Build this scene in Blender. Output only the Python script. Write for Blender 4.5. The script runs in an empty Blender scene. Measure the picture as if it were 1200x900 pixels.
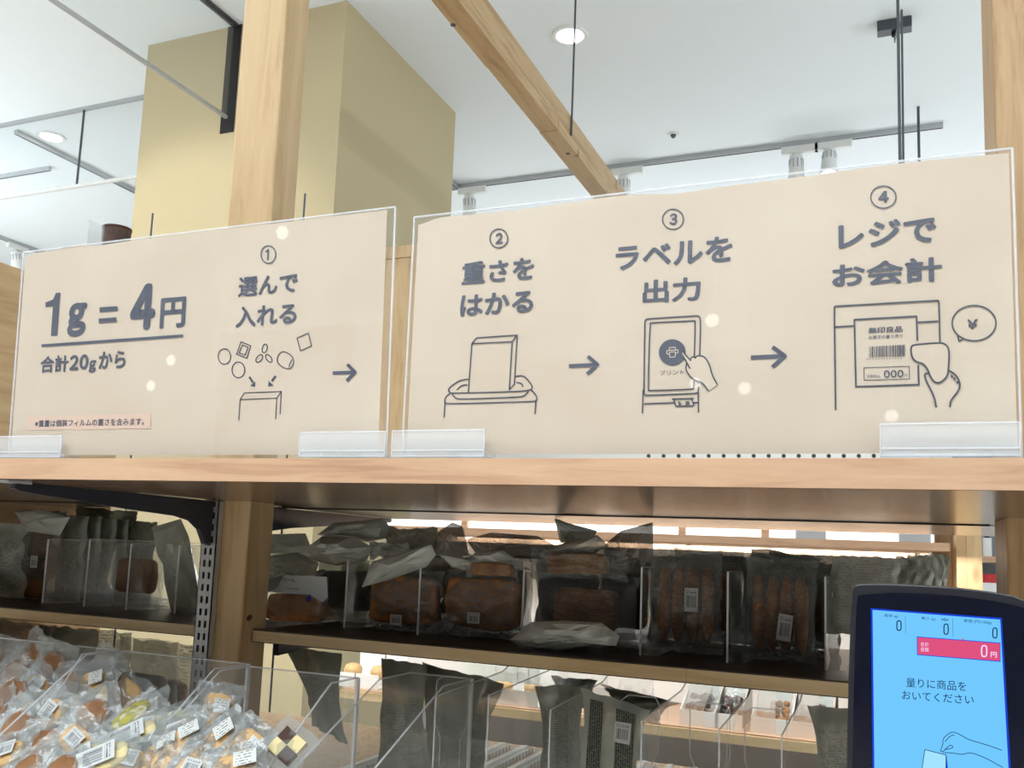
import bpy, bmesh, math, random
from mathutils import Vector, Matrix, noise
random.seed(7)
PI = math.pi
C = bpy.context.scene.collection
sc = bpy.context.scene
H = 1.5                                   # eye height; the shelf fronts run along X, Y goes into the shop
# ---------------------------------------------------------------- camera
Rm = ((0.916220326565627, 0.012090516720950802, 0.40049236271544086),
      (0.3984425817701975, -0.1328557354661285, -0.9075201719995284),
      (0.04223531958296696, 0.9910616393338886, -0.1265425020321242))
F, CX, CY = 1104.778, 564.464, 504.608
cam = bpy.data.objects.new('camera', bpy.data.cameras.new('camera')); C.objects.link(cam)
cam.matrix_world = Matrix.Translation((0, 0, H)) @ Matrix(Rm).to_4x4()
cam.data.sensor_width = 36; cam.data.lens = F/1200*36
cam.data.shift_x = (600-CX)/1200; cam.data.shift_y = (CY-450)/1200
cam.data.clip_start = 0.01
sc.camera = cam
# ---------------------------------------------------------------- world, exposure, large lights
w = bpy.data.worlds.new('world'); sc.world = w; w.use_nodes = True
w.node_tree.nodes['Background'].inputs[0].default_value = (0.9, 0.95, 1, 1)
w.node_tree.nodes['Background'].inputs[1].default_value = 0.5
sc.view_settings.view_transform = 'Standard'; sc.view_settings.look = 'None'
sc.view_settings.exposure = 0.13; sc.view_settings.gamma = 1
sc.cycles.transparent_max_bounces = 40
sc.cycles.max_bounces = 10
def area(name, loc, size, sizey, power, col=(1, .97, .93), rot=(0, 0, 0)):
    l = bpy.data.lights.new(name, 'AREA'); l.shape = 'RECTANGLE'; l.size = size; l.size_y = sizey; l.energy = power; l.color = col
    o = bpy.data.objects.new(name, l); C.objects.link(o); o.location = loc; o.rotation_euler = rot; return o
CEIL = H+2.4
area('overhead_fill', (-.6, -1.9, CEIL-.03), 5, 2.6, 185, (.96, .985, 1))  # broad unseen fills, added in place of many small ceiling lamps
area('overhead_fill', (-3.5, 1.2, CEIL-.03), 4, 1.0, 50, (.97, .99, 1))
area('overhead_fill', (-.2, 8.5, CEIL-.03), 6, 1.6, 60, (.97, .99, 1))
area('overhead_fill', (-8.3, 2.6, CEIL-.03), 1.8, 5, 110, (.97, .99, 1))
# unseen upward fills added to brighten the ceiling
area('upward_fill', (-.5, -1.6, 2.6), 5, .3, 125, (.88, .95, 1), (PI, 0, 0))
area('upward_fill', (3.2, 3.0, 2.2), .3, 5, 125, (.88, .95, 1), (PI, 0, 0))
area('upward_fill', (-6.5, 1.5, 2.2), .3, 5, 120, (.88, .95, 1), (PI, 0, 0))
area('upward_fill', (-.8, 7.0, 2.2), 5, .3, 45, (.9, .96, 1), (PI, 0, 0))
# lamps of the far shelving unit, shining down on its trays
area('shelf_led_strip', (-.6, 2.97, H+.045), 1.6, .06, 9, (1, .97, .9))
area('shelf_led_strip', (-1.9, 2.6, H+.03), .8, .06, 5, (1, .97, .9))
def spot(name, loc, to, power, ang, col=(1, .93, .8), blend=.6):
    l = bpy.data.lights.new(name, 'SPOT'); l.energy = power; l.spot_size = math.radians(ang); l.spot_blend = blend; l.color = col; l.shadow_soft_size = .05
    o = bpy.data.objects.new(name, l); C.objects.link(o); o.location = loc
    o.rotation_euler = (Vector(to)-Vector(loc)).to_track_quat('-Z', 'Y').to_euler(); return o
spot('wall_spotlight', (-3.25, 1.9, CEIL-.25), (-2.95, 3.31, H+1.05), 36, 62)
# ---------------------------------------------------------------- geometry helpers
def ray(u, v):
    c = (u-CX, -(v-CY), -F); return Vector([sum(Rm[i][k]*c[k] for k in range(3)) for i in range(3)])
def AY(u, v, y): r = ray(u, v); r = r*(y/r.y); return Vector((r.x, y, r.z+H))
def AX(u, v, x): r = ray(u, v); r = r*(x/r.x); return Vector((x, r.y, r.z+H))
def AZ(u, v, z): r = ray(u, v); r = r*((z-H)/r.z); return Vector((r.x, r.y, z))
class MB:
    def __init__(s): s.v = []; s.f = []; s.m = []; s.uv = []; s.T = None
    def add(s, pts, faces, m=0, uvs=None):
        b = len(s.v)
        for p in pts: s.v.append(tuple(s.T @ Vector(p)) if s.T else tuple(p))
        for i, f in enumerate(faces):
            s.f.append([b+k for k in f]); s.m.append(m); s.uv.append([uvs[k] for k in f] if uvs else [(0, 0)]*len(f))
        return s
    def box(s, x0, x1, y0, y1, z0, z1, m=0):
        p = [(x, y, z) for z in (z0, z1) for y in (y0, y1) for x in (x0, x1)]
        return s.add(p, [(0, 2, 3, 1), (4, 5, 7, 6), (0, 1, 5, 4), (2, 6, 7, 3), (0, 4, 6, 2), (1, 3, 7, 5)], m)
    def prism(s, pts, ext, m=0, mside=None):
        n = len(pts); e = Vector(ext); a = [Vector(p) for p in pts]
        s.add(a+[p+e for p in a], [tuple(range(n))[::-1], tuple(range(n, 2*n))], m)
        s.add(a+[p+e for p in a], [(i, (i+1) % n, n+(i+1) % n, n+i) for i in range(n)], m if mside is None else mside)
        return s
    def tube(s, path, r, n=8, m=0, closed=False):
        path = [Vector(p) for p in path]; k = len(path); b = []
        rr = r if isinstance(r, (list, tuple)) else [r]*k
        for i, p in enumerate(path):
            t = (path[min(i+1, k-1)]-path[max(i-1, 0)]).normalized()
            u = t.orthogonal().normalized() if i == 0 else (pu - t*pu.dot(t)).normalized()
            pu = u; w_ = t.cross(u)
            b += [p+rr[i]*(math.cos(2*PI*j/n)*u+math.sin(2*PI*j/n)*w_) for j in range(n)]
        fs = [(i*n+j, i*n+(j+1) % n, (i+1)*n+(j+1) % n, (i+1)*n+j) for i in range(k-1) for j in range(n)]
        fs += [tuple(range(n))[::-1], tuple(range((k-1)*n, k*n))]
        return s.add(b, fs, m)
    def cyl(s, c, r, z0, z1, n=24, m=0, axis='z', r1=None):
        r1 = r if r1 is None else r1; c = Vector(c); A = []
        for (z, q) in ((z0, r), (z1, r1)):
            for j in range(n):
                a = 2*PI*j/n; x, y = q*math.cos(a), q*math.sin(a)
                A.append(c+Vector({'z': (x, y, z), 'y': (x, z, y), 'x': (z, x, y)}[axis]))
        return s.add(A, [tuple(range(n))[::-1], tuple(range(n, 2*n))]+[(j, (j+1) % n, n+(j+1) % n, n+j) for j in range(n)], m)
def obj(name, mb, mats, parent=None, smooth=False, local=False, bevel=0, **props):
    me = bpy.data.meshes.new(name)
    off = Vector((0, 0, 0)) if (parent is None or local) else parent.location
    me.from_pydata([tuple(Vector(p)-off) for p in mb.v], [], mb.f)
    for m in (mats if isinstance(mats, (list, tuple)) else [mats]): me.materials.append(m)
    me.polygons.foreach_set('material_index', mb.m)
    if smooth: me.polygons.foreach_set('use_smooth', [True]*len(mb.f))
    ul = me.uv_layers.new(name='UVMap'); ul.data.foreach_set('uv', [c for f in mb.uv for t in f for c in t])
    if smooth != 'keep' : me.validate()
    bm = bmesh.new(); bm.from_mesh(me)
    if not smooth: bmesh.ops.remove_doubles(bm, verts=bm.verts, dist=1e-6)
    bmesh.ops.recalc_face_normals(bm, faces=bm.faces)
    bm.to_mesh(me); bm.free()
    o = bpy.data.objects.new(name, me); C.objects.link(o)
    if parent: o.parent = parent
    if bevel:
        md = o.modifiers.new('bevel', 'BEVEL'); md.width = bevel; md.segments = 2; md.limit_method = 'ANGLE'
    for k, v in props.items(): o[k] = v
    return o
def thing(name, label, cat, loc=(0, 0, 0), rot=(0, 0, 0), group=None):
    o = bpy.data.objects.new(name, None); C.objects.link(o); o.location = loc; o.rotation_euler = rot
    o.empty_display_size = .02
    o['label'] = label; o['category'] = cat
    if group: o['group'] = group
    return o
def struct(name, mb, m, parent=None, **k):
    o = obj(name, mb, m, parent, **k)
    if not parent: o['kind'] = 'structure'
    return o
def copy_tree(o, parent=None):
    c = o.copy(); C.objects.link(c); c.parent = parent
    for ch in list(o.children): copy_tree(ch, c)
    return c
# ---------------------------------------------------------------- materials
def lin(c): return tuple(((x/255)/12.92 if x/255 <= .04045 else ((x/255+.055)/1.055)**2.4) for x in c)+(1,)
class NT:
    def __init__(s, name):
        s.mat = bpy.data.materials.new(name); s.mat.use_nodes = True; s.t = s.mat.node_tree; s.t.nodes.clear()
        s.out = s.n('ShaderNodeOutputMaterial')
    def n(s, typ, ins=None, **at):
        nd = s.t.nodes.new(typ)
        for k, v in at.items(): setattr(nd, k, v)
        for k, v in (ins or {}).items(): s.set(nd.inputs[k], v)
        return nd
    def set(s, inp, v):
        if isinstance(v, bpy.types.NodeSocket): s.t.links.new(v, inp)
        elif isinstance(v, bpy.types.Node): s.t.links.new(v.outputs[0], inp)
        else: inp.default_value = v
    def math(s, op, a, b=0, c=0):
        nd = s.n('ShaderNodeMath', operation=op); s.set(nd.inputs[0], a); s.set(nd.inputs[1], b); s.set(nd.inputs[2], c); return nd.outputs[0]
    def mixc(s, f, a, b):
        nd = s.n('ShaderNodeMix', data_type='RGBA'); s.set(nd.inputs[0], f); s.set(nd.inputs[6], a); s.set(nd.inputs[7], b); return nd.outputs[2]
    def ramp(s, f, stops):
        nd = s.n('ShaderNodeValToRGB'); s.set(nd.inputs[0], f); e = nd.color_ramp.elements
        while len(e) < len(stops): e.new(.5)
        for x, (p, c) in zip(e, stops): x.position = p; x.color = c
        return nd.outputs[0]
    def surf(s, sh): s.set(s.out.inputs[0], sh); return s.mat
    def coord(s, out='Object', scale=(1, 1, 1), loc=(0, 0, 0)):
        tc = s.n('ShaderNodeTexCoord'); mp = s.n('ShaderNodeMapping', {'Vector': tc.outputs[out], 'Scale': scale, 'Location': loc}); return mp.outputs[0]
    def bump(s, h, strength=.2, dist=.01):
        return s.n('ShaderNodeBump', {'Height': h, 'Strength': strength, 'Distance': dist}).outputs[0]
    def pbr(s, col, rough=.5, spec=.5, normal=None, metal=0, coat=0):
        p = s.n('ShaderNodeBsdfPrincipled', {'Base Color': col, 'Roughness': rough, 'Specular IOR Level': spec, 'Metallic': metal, 'Coat Weight': coat, 'Coat Roughness': .05})
        if normal is not None: s.set(p.inputs['Normal'], normal)
        return p
def plain(name, rgb, rough=.5, metal=0, spec=.5, noise_amt=.06, coat=0):
    t = NT(name); c = lin(rgb)
    nz = t.n('ShaderNodeTexNoise', {'Vector': t.coord(), 'Scale': 14, 'Detail': 4})
    d = tuple(x*(1-noise_amt*2) for x in c[:3])+(1,)
    return t.surf(t.pbr(t.mixc(nz.outputs[0], d, c), rough, spec, metal=metal, coat=coat))
def wood(name, a, b, dark, axis='x', rough=.4, s=1, spec=.5, knots=False):
    t = NT(name)
    k = {'x': (1.2, 14, 14), 'z': (14, 14, 1.2), 'y': (14, 1.2, 14)}[axis]; k = tuple(q*s for q in k)
    v = t.coord('Object', k)
    warp = t.n('ShaderNodeTexNoise', {'Vector': v, 'Scale': 1.3, 'Detail': 3})
    add = t.n('ShaderNodeVectorMath', {0: v}, operation='MULTIPLY_ADD'); t.set(add.inputs[1], (1, 1, 1)); t.set(add.inputs[2], warp.outputs['Color'])
    n1 = t.n('ShaderNodeTexNoise', {'Vector': add.outputs[0], 'Scale': 3.0, 'Detail': 6, 'Roughness': .6})
    n2 = t.n('ShaderNodeTexNoise', {'Vector': add.outputs[0], 'Scale': 22, 'Detail': 3})
    base = t.ramp(n1.outputs[0], [(.32, lin(dark)), (.47, lin(a)), (.65, lin(b))])
    fine = t.mixc(t.math('MULTIPLY', n2.outputs[0], .35), base, lin(dark))
    if knots:
        kv = t.coord('Object', (5, 5, 2.2), (.3, .1, .4))
        vo = t.n('ShaderNodeTexVoronoi', {'Vector': kv, 'Scale': 1.6})
        km = t.ramp(vo.outputs['Distance'], [(.05, (1, 1, 1, 1)), (.13, (0, 0, 0, 1))])
        fine = t.mixc(t.math('MULTIPLY', km, .7), fine, lin((105, 70, 42)))
    bp = t.bump(n2.outputs[0], .12, .001)
    return t.surf(t.pbr(fine, rough, spec, bp))
def acrylic(name, tint=(.985, .99, .99), haze=.05, refl=1.0):
    t = NT(name)
    tr = t.n('ShaderNodeBsdfTransparent', {'Color': tint+(1,)})
    df = t.n('ShaderNodeBsdfDiffuse', {'Color': (.8, .83, .86, 1)})
    a = t.n('ShaderNodeMixShader', {0: haze, 1: tr, 2: df})
    gl = t.n('ShaderNodeBsdfGlossy', {'Color': (1, 1, 1, 1), 'Roughness': .02})
    fr = t.n('ShaderNodeFresnel', {'IOR': 1.49}); ge = t.n('ShaderNodeNewGeometry')
    fr = t.n('ShaderNodeMath', {0: fr.outputs[0], 1: t.math('SUBTRACT', 1, ge.outputs['Backfacing'])}, operation='MULTIPLY')
    return t.surf(t.n('ShaderNodeMixShader', {0: t.math('MULTIPLY', fr.outputs[0], refl), 1: a, 2: gl}))
def film(name, haze, col, ink=.0, rows=14, tint=(.93, .94, .94), inkcol=(30, 34, 40), v0=0., v1=1., u0=.08, u1=.92, rough=.12, uvstyle=True):
    t = NT(name)
    tc = t.n('ShaderNodeTexCoord'); uv = tc.outputs['UV']
    sx = t.n('ShaderNodeSeparateXYZ', {0: uv}); U, V = sx.outputs[0], sx.outputs[1]
    nz = t.n('ShaderNodeTexNoise', {'Vector': tc.outputs['Object'], 'Scale': 26 if haze < .5 else 10, 'Detail': 2, 'Roughness': .5})
    nb = t.n('ShaderNodeTexNoise', {'Vector': tc.outputs['Object'], 'Scale': 11, 'Detail': 3, 'Roughness': .5, 'Distortion': 1.8})
    bp = t.bump(nb.outputs[0], .28 if haze > .5 else .7, .012)
    hz = t.math('MULTIPLY', t.ramp(nz.outputs[0], [(.3, (.6, .6, .6, 1)), (.75, (1.0, 1.0, 1.0, 1))]), haze*1.25)
    hz = t.math('MINIMUM', hz, 1)
    cc = lin(col)
    if ink > 0:
        row = t.math('MULTIPLY', V, rows); fr = t.math('FRACT', row); fl = t.math('FLOOR', row)
        cv = t.n('ShaderNodeCombineXYZ', {0: t.math('MULTIPLY', U, rows*2.2), 1: t.math('MULTIPLY', fl, 7.3), 2: 0})
        g = t.n('ShaderNodeTexNoise', {'Vector': cv.outputs[0], 'Scale': 1.0, 'Detail': 2, 'Roughness': .9})
        cw = t.n('ShaderNodeCombineXYZ', {0: t.math('MULTIPLY', U, rows*.35), 1: t.math('MULTIPLY', fl, 3.1), 2: 4})
        g2 = t.n('ShaderNodeTexNoise', {'Vector': cw.outputs[0], 'Scale': 1.0, 'Detail': 0})
        m = t.math('MULTIPLY', t.math('GREATER_THAN', g.outputs[0], .47), t.math('LESS_THAN', fr, .58))
        m = t.math('MULTIPLY', m, t.math('GREATER_THAN', g2.outputs[0], .44))
        for (x, lo, hi) in ((U, u0, u1), (V, v0, v1)):
            m = t.math('MULTIPLY', m, t.math('MULTIPLY', t.math('GREATER_THAN', x, lo), t.math('LESS_THAN', x, hi)))
        m = t.math('MULTIPLY', m, ink)
        col_ = t.mixc(m, cc, lin(inkcol)); fac = t.math('MAXIMUM', hz, m)
    else: col_ = cc; fac = hz
    tr = t.n('ShaderNodeBsdfTransparent', {'Color': tint+(1,)})
    p = t.pbr(col_, .45, .4, bp)
    a = t.n('ShaderNodeMixShader', {0: fac, 1: tr, 2: p})
    gl = t.n('ShaderNodeBsdfGlossy', {'Color': (1, 1, 1, 1), 'Roughness': rough, 'Normal': bp})
    fz = t.n('ShaderNodeFresnel', {'IOR': 1.5, 'Normal': bp}); ge = t.n('ShaderNodeNewGeometry')
    fz = t.n('ShaderNodeMath', {0: fz.outputs[0], 1: t.math('SUBTRACT', 1, ge.outputs['Backfacing'])}, operation='MULTIPLY')
    return t.surf(t.n('ShaderNodeMixShader', {0: t.math('MULTIPLY', fz.outputs[0], .9), 1: a, 2: gl}))
def emit(name, rgb, st):
    t = NT(name); return t.surf(t.n('ShaderNodeEmission', {'Color': lin(rgb), 'Strength': st}))
def bread(name, a, b):
    t = NT(name); nz = t.n('ShaderNodeTexNoise', {'Vector': t.coord(), 'Scale': 22, 'Detail': 6, 'Roughness': .65})
    return t.surf(t.pbr(t.ramp(nz.outputs[0], [(.3, lin(a)), (.7, lin(b))]), .6, .3, t.bump(nz.outputs[0], .5, .004)))
def barcode(name, bg=(200, 204, 204), cov=.5):
    t = NT(name); tc = t.n('ShaderNodeTexCoord'); s_ = t.n('ShaderNodeSeparateXYZ', {0: tc.outputs['UV']}); U, V = s_.outputs[0], s_.outputs[1]
    cv = t.n('ShaderNodeCombineXYZ', {0: t.math('MULTIPLY', U, 34), 1: 0, 2: 0}); g = t.n('ShaderNodeTexNoise', {'Vector': cv.outputs[0], 'Scale': 1, 'Detail': 1})
    m = t.math('GREATER_THAN', g.outputs[0], .5)
    for (x, lo, hi) in ((U, .14, .86), (V, .18, .18+cov)):
        m = t.math('MULTIPLY', m, t.math('MULTIPLY', t.math('GREATER_THAN', x, lo), t.math('LESS_THAN', x, hi)))
    row = t.math('MULTIPLY', V, 14); fl = t.math('FLOOR', row)
    cw = t.n('ShaderNodeCombineXYZ', {0: t.math('MULTIPLY', U, 26), 1: t.math('MULTIPLY', fl, 5.7), 2: 3}); g2 = t.n('ShaderNodeTexNoise', {'Vector': cw.outputs[0], 'Scale': 1, 'Detail': 1})
    m2 = t.math('MULTIPLY', t.math('GREATER_THAN', g2.outputs[0], .5), t.math('LESS_THAN', t.math('FRACT', row), .5))
    m2 = t.math('MULTIPLY', m2, t.math('MULTIPLY', t.math('GREATER_THAN', V, .24+cov), t.math('LESS_THAN', V, .93)))
    m2 = t.math('MULTIPLY', m2, t.math('MULTIPLY', t.math('GREATER_THAN', U, .08), t.math('LESS_THAN', U, .9)))
    return t.surf(t.pbr(t.mixc(t.math('MAXIMUM', m, m2), lin(bg), lin((25, 32, 48))), .5))
M = {}
M['ceil'] = plain('ceiling_paint', (234, 241, 246), .8, noise_amt=.01)
M['floor'] = wood('floor_wood', (214, 206, 196), (226, 220, 212), (200, 190, 178), 'y', .4)
M['wallw'] = plain('white_wall_paint', (232, 232, 228), .8, noise_amt=.01)
M['yellow'] = plain('ochre_wall_paint', (196, 182, 146), .75, noise_amt=.015)
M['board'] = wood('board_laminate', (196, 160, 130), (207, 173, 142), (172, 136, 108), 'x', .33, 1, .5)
M['under'] = wood('board_laminate_shaded', (108, 86, 69), (124, 100, 80), (82, 64, 50), 'x', .2, 1.4, .6)  # same laminate as the front edge, its shade put into the colour
M['rear'] = wood('rear_laminate_sheen', (150, 142, 134), (164, 156, 148), (132, 122, 114), 'x', .18, 1.2, .6)  # greyed and lightened: the bright reflection is put into the colour
M['edge'] = wood('shelf_edge_band', (206, 184, 142), (222, 202, 164), (188, 160, 118), 'x', .5, .8)
M['darktop'] = wood('dark_shelf_surface', (58, 42, 34), (70, 52, 43), (42, 30, 25), 'x', .45)
M['post'] = wood('pine_post', (198, 170, 128), (208, 182, 142), (176, 144, 102), 'z', .5, .6, .4, True)
M['post2'] = wood('walnut_post', (186, 154, 112), (200, 168, 126), (154, 120, 82), 'z', .5, 1.2, .4, True)
M['beam'] = wood('pine_beam', (192, 162, 120), (204, 176, 136), (166, 134, 94), 'y', .5, .7, .4, True)
M['black'] = plain('navy_black_steel', (34, 38, 50), .35, noise_amt=.02)
M['dark'] = plain('black_gap', (14, 14, 16), .7)
M['steel'] = plain('slotted_steel', (196, 198, 200), .3, .6)
M['grey'] = plain('grey_track_metal', (184, 188, 192), .4, .2)
M['dgrey'] = plain('dark_grey_metal', (82, 86, 92), .4, .5)
M['whitep'] = plain('white_plastic', (236, 238, 236), .4)
M['acr'] = acrylic('clear_acrylic')
M['acrh'] = acrylic('milky_acrylic', (.97, .98, .98), .28)
M['acrg'] = acrylic('smoke_screen_glass', (.96, .975, .98), .04)
M['slv'] = acrylic('sign_sleeve_acrylic', (.99, .99, .99), .015)
t = NT('acrylic_edge_glow'); M['aedge'] = t.surf(t.n('ShaderNodeMixShader', {0: .45, 1: t.n('ShaderNodeBsdfTransparent'), 2: t.pbr((.85, .88, .92, 1), .2)}))  # whitish tint stands in for light gathered at the clear edges
t = NT('printed_kraft_paper'); nz = t.n('ShaderNodeTexNoise', {'Vector': t.coord(), 'Scale': 5, 'Detail': 6, 'Roughness': .6}); nf = t.n('ShaderNodeTexNoise', {'Vector': t.coord(), 'Scale': 260, 'Detail': 2})
M['paper'] = t.surf(t.pbr(t.mixc(t.math('MULTIPLY', nf.outputs[0], .12), t.ramp(nz.outputs[0], [(.3, lin((200, 185, 166))), (.7, lin((210, 197, 180)))]), lin((176, 160, 142))), .7, .3))
M['ink'] = plain('slate_ink', (70, 76, 92), .6, noise_amt=.02)
M['inkl'] = plain('line_ink', (62, 66, 80), .6, noise_amt=.02)
M['patch'] = plain('correction_sticker', (218, 190, 172), .6)
M['bar1'] = barcode('barcode_label_print'); M['bar2'] = None
t = NT('small_price_label_print'); tc = t.n('ShaderNodeTexCoord'); sx = t.n('ShaderNodeSeparateXYZ', {0: tc.outputs['UV']}); row = t.math('MULTIPLY', sx.outputs[1], 5)
cv = t.n('ShaderNodeCombineXYZ', {0: t.math('MULTIPLY', sx.outputs[0], 9), 1: t.math('MULTIPLY', t.math('FLOOR', row), 5.7), 2: 1}); g = t.n('ShaderNodeTexNoise', {'Vector': cv.outputs[0], 'Scale': 1, 'Detail': 0})
m_ = t.math('MULTIPLY', t.math('GREATER_THAN', g.outputs[0], .46), t.math('LESS_THAN', t.math('ABSOLUTE', t.math('SUBTRACT', t.math('FRACT', row), .5)), .14))
m_ = t.math('MULTIPLY', m_, t.math('LESS_THAN', t.math('ABSOLUTE', t.math('SUBTRACT', sx.outputs[0], .5)), .4))
M['bar2'] = t.surf(t.pbr(t.mixc(m_, lin((206, 210, 206)), lin((60, 66, 76))), .5))
M['bread'] = bread('bread_crust', (156, 96, 54), (222, 164, 104)); M['cookie'] = bread('brown_cookie', (122, 84, 54), (168, 122, 80))
M['stick'] = bread('biscuit_stick', (128, 74, 38), (206, 132, 64)); M['tan'] = bread('pale_biscuit', (196, 156, 106), (226, 192, 140))
M['yel'] = bread('green_yellow_biscuit', (150, 146, 60), (206, 196, 96)); M['cream'] = bread('cream_biscuit', (214, 196, 140), (232, 218, 170)); M['choc'] = bread('chocolate_biscuit', (48, 26, 20), (78, 44, 32))
M['f_clear'] = film('clear_wrapper_film', .2, (190, 196, 196))
M['f_text'] = film('clear_film_with_print', .3, (170, 176, 176), .6, 46)
M['f_textw'] = film('clear_film_with_white_print', .24, (150, 156, 158), .7, 30, inkcol=(128, 138, 144))
M['f_grey'] = film('grey_green_pouch_film', 0.93, (196, 202, 192), 0, rough=.22)
M['f_greyt'] = film('grey_green_pouch_film_printed', 0.88, (182, 188, 178), .5, 36, v0=.1, v1=.78, rough=.25)
M['f_white'] = film('white_pouch_film', .96, (228, 232, 224), 0, rough=.2)
M['f_dark'] = film('dark_grey_pouch_film', 0.9, (140, 146, 136), .4, 36, v0=.15, v1=.7, rough=.25)
M['f_pale'] = film('pale_translucent_pouch_film', 0.85, (222, 226, 218), .3, 26, rough=.2)
M['f_pur'] = film('clear_film_with_grey_print', .4, (140, 143, 146), .6, 34)
M['blue'] = plain('blue_emblem', (38, 44, 150), .5)
M['ltag'] = barcode('price_tag_print', (236, 238, 228), .3)

# ---------------------------------------------------------------- the room
XL, XR, YB, YF = -9.5, 5.5, -9.5, 9.5
struct('floor', MB().box(XL, XR, YB, YF, -.05, 0), M['floor'])
struct('ceiling', MB().box(XL, XR, YB, YF, CEIL, CEIL+.08), M['ceil'])
struct('wall_left', MB().box(XL-.1, XL, YB, YF, 0, CEIL), M['wallw'])
struct('wall_right', MB().box(XR, XR+.1, YB, YF, 0, CEIL), M['wallw'])
struct('wall_back', MB().box(XL, XR, YF, YF+.1, 0, CEIL), M['wallw'])
struct('wall_front', MB().box(XL, XR, YB-.1, YB, 0, CEIL), plain('reflection_dulling_brown', (112, 96, 82), .7))  # unseen wall, darkened brown to calm reflections on signs and screen
yc = struct('wall_column', MB().box(-3.342, -2.2027, 3.31, 4.45, 0, CEIL), M['yellow'])
# groove of the smoke screen in the ceiling and its guide down the ochre wall
struct('trim_1', MB().box(-2.853, -2.775, 3.306, 3.312, H+1.87, CEIL-.001), M['dark'])
struct('trim_2', MB().box(-2.822, -2.79, .4, 3.3, CEIL-.012, CEIL+.001), M['dgrey'])
struct('trim_3', MB().box(-8.5, -3.35, 3.705, 3.735, CEIL-.014, CEIL+.001), M['grey'])
g = thing('smoke_screen', 'frameless glass smoke screen hung from the ceiling, ending at the ochre column', 'glass panel', (-2.8, 2.2, H+1.93))
obj('glass_pane', MB().box(-2.806, -2.8, 1.2, 3.285, H+1.94, CEIL-.012), M['acrg'], g)
obj('bottom_rail', MB().box(-2.811, -2.796, 1.2, 3.285, H+1.926, H+1.94), M['grey'], g)
g = thing('smoke_screen', 'glass smoke screen of two panes across the far ceiling, left of the ochre column', 'glass panel', (-5.5, 3.72, H+1.93))
for x0, x1 in ((-8.4, -6.2), (-6.192, -4.196), (-4.188, -3.345)):
    obj('glass_pane', MB().box(x0, x1, 3.717, 3.723, H+1.945, CEIL-.0145), M['acrg'], g)
obj('joint', MB().box(-4.195, -4.189, 3.714, 3.726, H+1.945, CEIL-.0145), M['dgrey'], g)
obj('bottom_rail', MB().box(-8.4, -3.345, 3.712, 3.728, H+1.927, H+1.945), M['whitep'], g)
# ceiling beam and its hanging rods
b = thing('ceiling_beam', 'laminated pine beam hanging below the white ceiling on thin rods', 'beam', (-1.157, 2.6, H+1.55))
segs = [(1.2, 2.62, 0), (2.62, 3.12, .0015), (3.12, 4.5, 0)]
obj('upper_lamella', MB().box(-1.1936, -1.1199, 1.2, 4.5, H+1.592, H+1.6696), M['beam'], b, bevel=.002)
for y0, y1, d in segs: obj('lower_lamella', MB().box(-1.1936+d, -1.1199-d, y0+.0005, y1-.0005, H+1.55+d, H+1.5915), M['beam'], b, bevel=.001)
for uu, vv in ((665.5, 180), (531, 29)):
    p = AZ(uu, vv, H+1.55); obj('bolt_cap', MB().cyl(p, .008, -.002, .001, 16), M['dgrey'], b)
p = AX(668, 150, -1.1199)
def rod(label, x, y, z0, z1=CEIL, r=.004, cat='rod', name='hanging_rod'):
    o = obj(name, MB().tube([(x, y, z0), (x, y, z1)], r, 10), M['dgrey']); o['label'] = label; o['category'] = cat; return o
rod('thin dark rod carrying the pine ceiling beam, seen against the white ceiling by the downlight', -1.114, p.y, p.z-.03)
q = AY(1052, 0, 2.55)
cb = thing('hanging_cable', 'thick black cable with a smaller cable tied to it, dropping behind the right sign', 'cable', (q.x, 2.55, H+.35))
obj('cable', MB().tube([(q.x+.001, 2.55, CEIL), (q.x, 2.55, H+1.2), (q.x+.002, 2.55, H+.35)], [.004, .004, .006], 10), M['dgrey'], cb)
bx = AZ(1048, 25, CEIL)
obj('thin_cable', MB().tube([bx+Vector((0, 0, -.03)), (bx.x, bx.y, CEIL-.1), (q.x+.01, 2.62, H+1.5), (q.x+.008, 2.57, H+1.0), (q.x+.01, 2.56, H+.35)], .003, 8), M['dgrey'], cb)
s = thing('ceiling_box', 'small grey junction box on the ceiling above the hanging cable', 'junction box', (bx.x, bx.y, CEIL-.03))
obj('box_body', MB().box(bx.x-.07, bx.x+.07, bx.y-.03, bx.y+.03, CEIL-.05, CEIL-.0005), M['dgrey'], s, bevel=.003)
obj('cable_gland', MB().cyl(bx+Vector((0, 0, -.07)), .012, 0, .02, 12), M['dark'], s)
p = AZ(1076, 125, CEIL)
rod('short dark rod hanging from the ceiling right of the black cable', p.x, p.y, H+.6, CEIL-.0005, .007)
for (u, v, y, l) in ((179, 250, 2.3, 'thin metal pole standing up behind the left sign in front of the ochre column'), (357.5, 227, 2.3, 'thin metal pole rising just right of the wooden post above the left sign')):
    p = AY(u, v, y); rod(l, p.x, y, 0.0005, p.z, .0032, 'pole', 'metal_pole')
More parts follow.
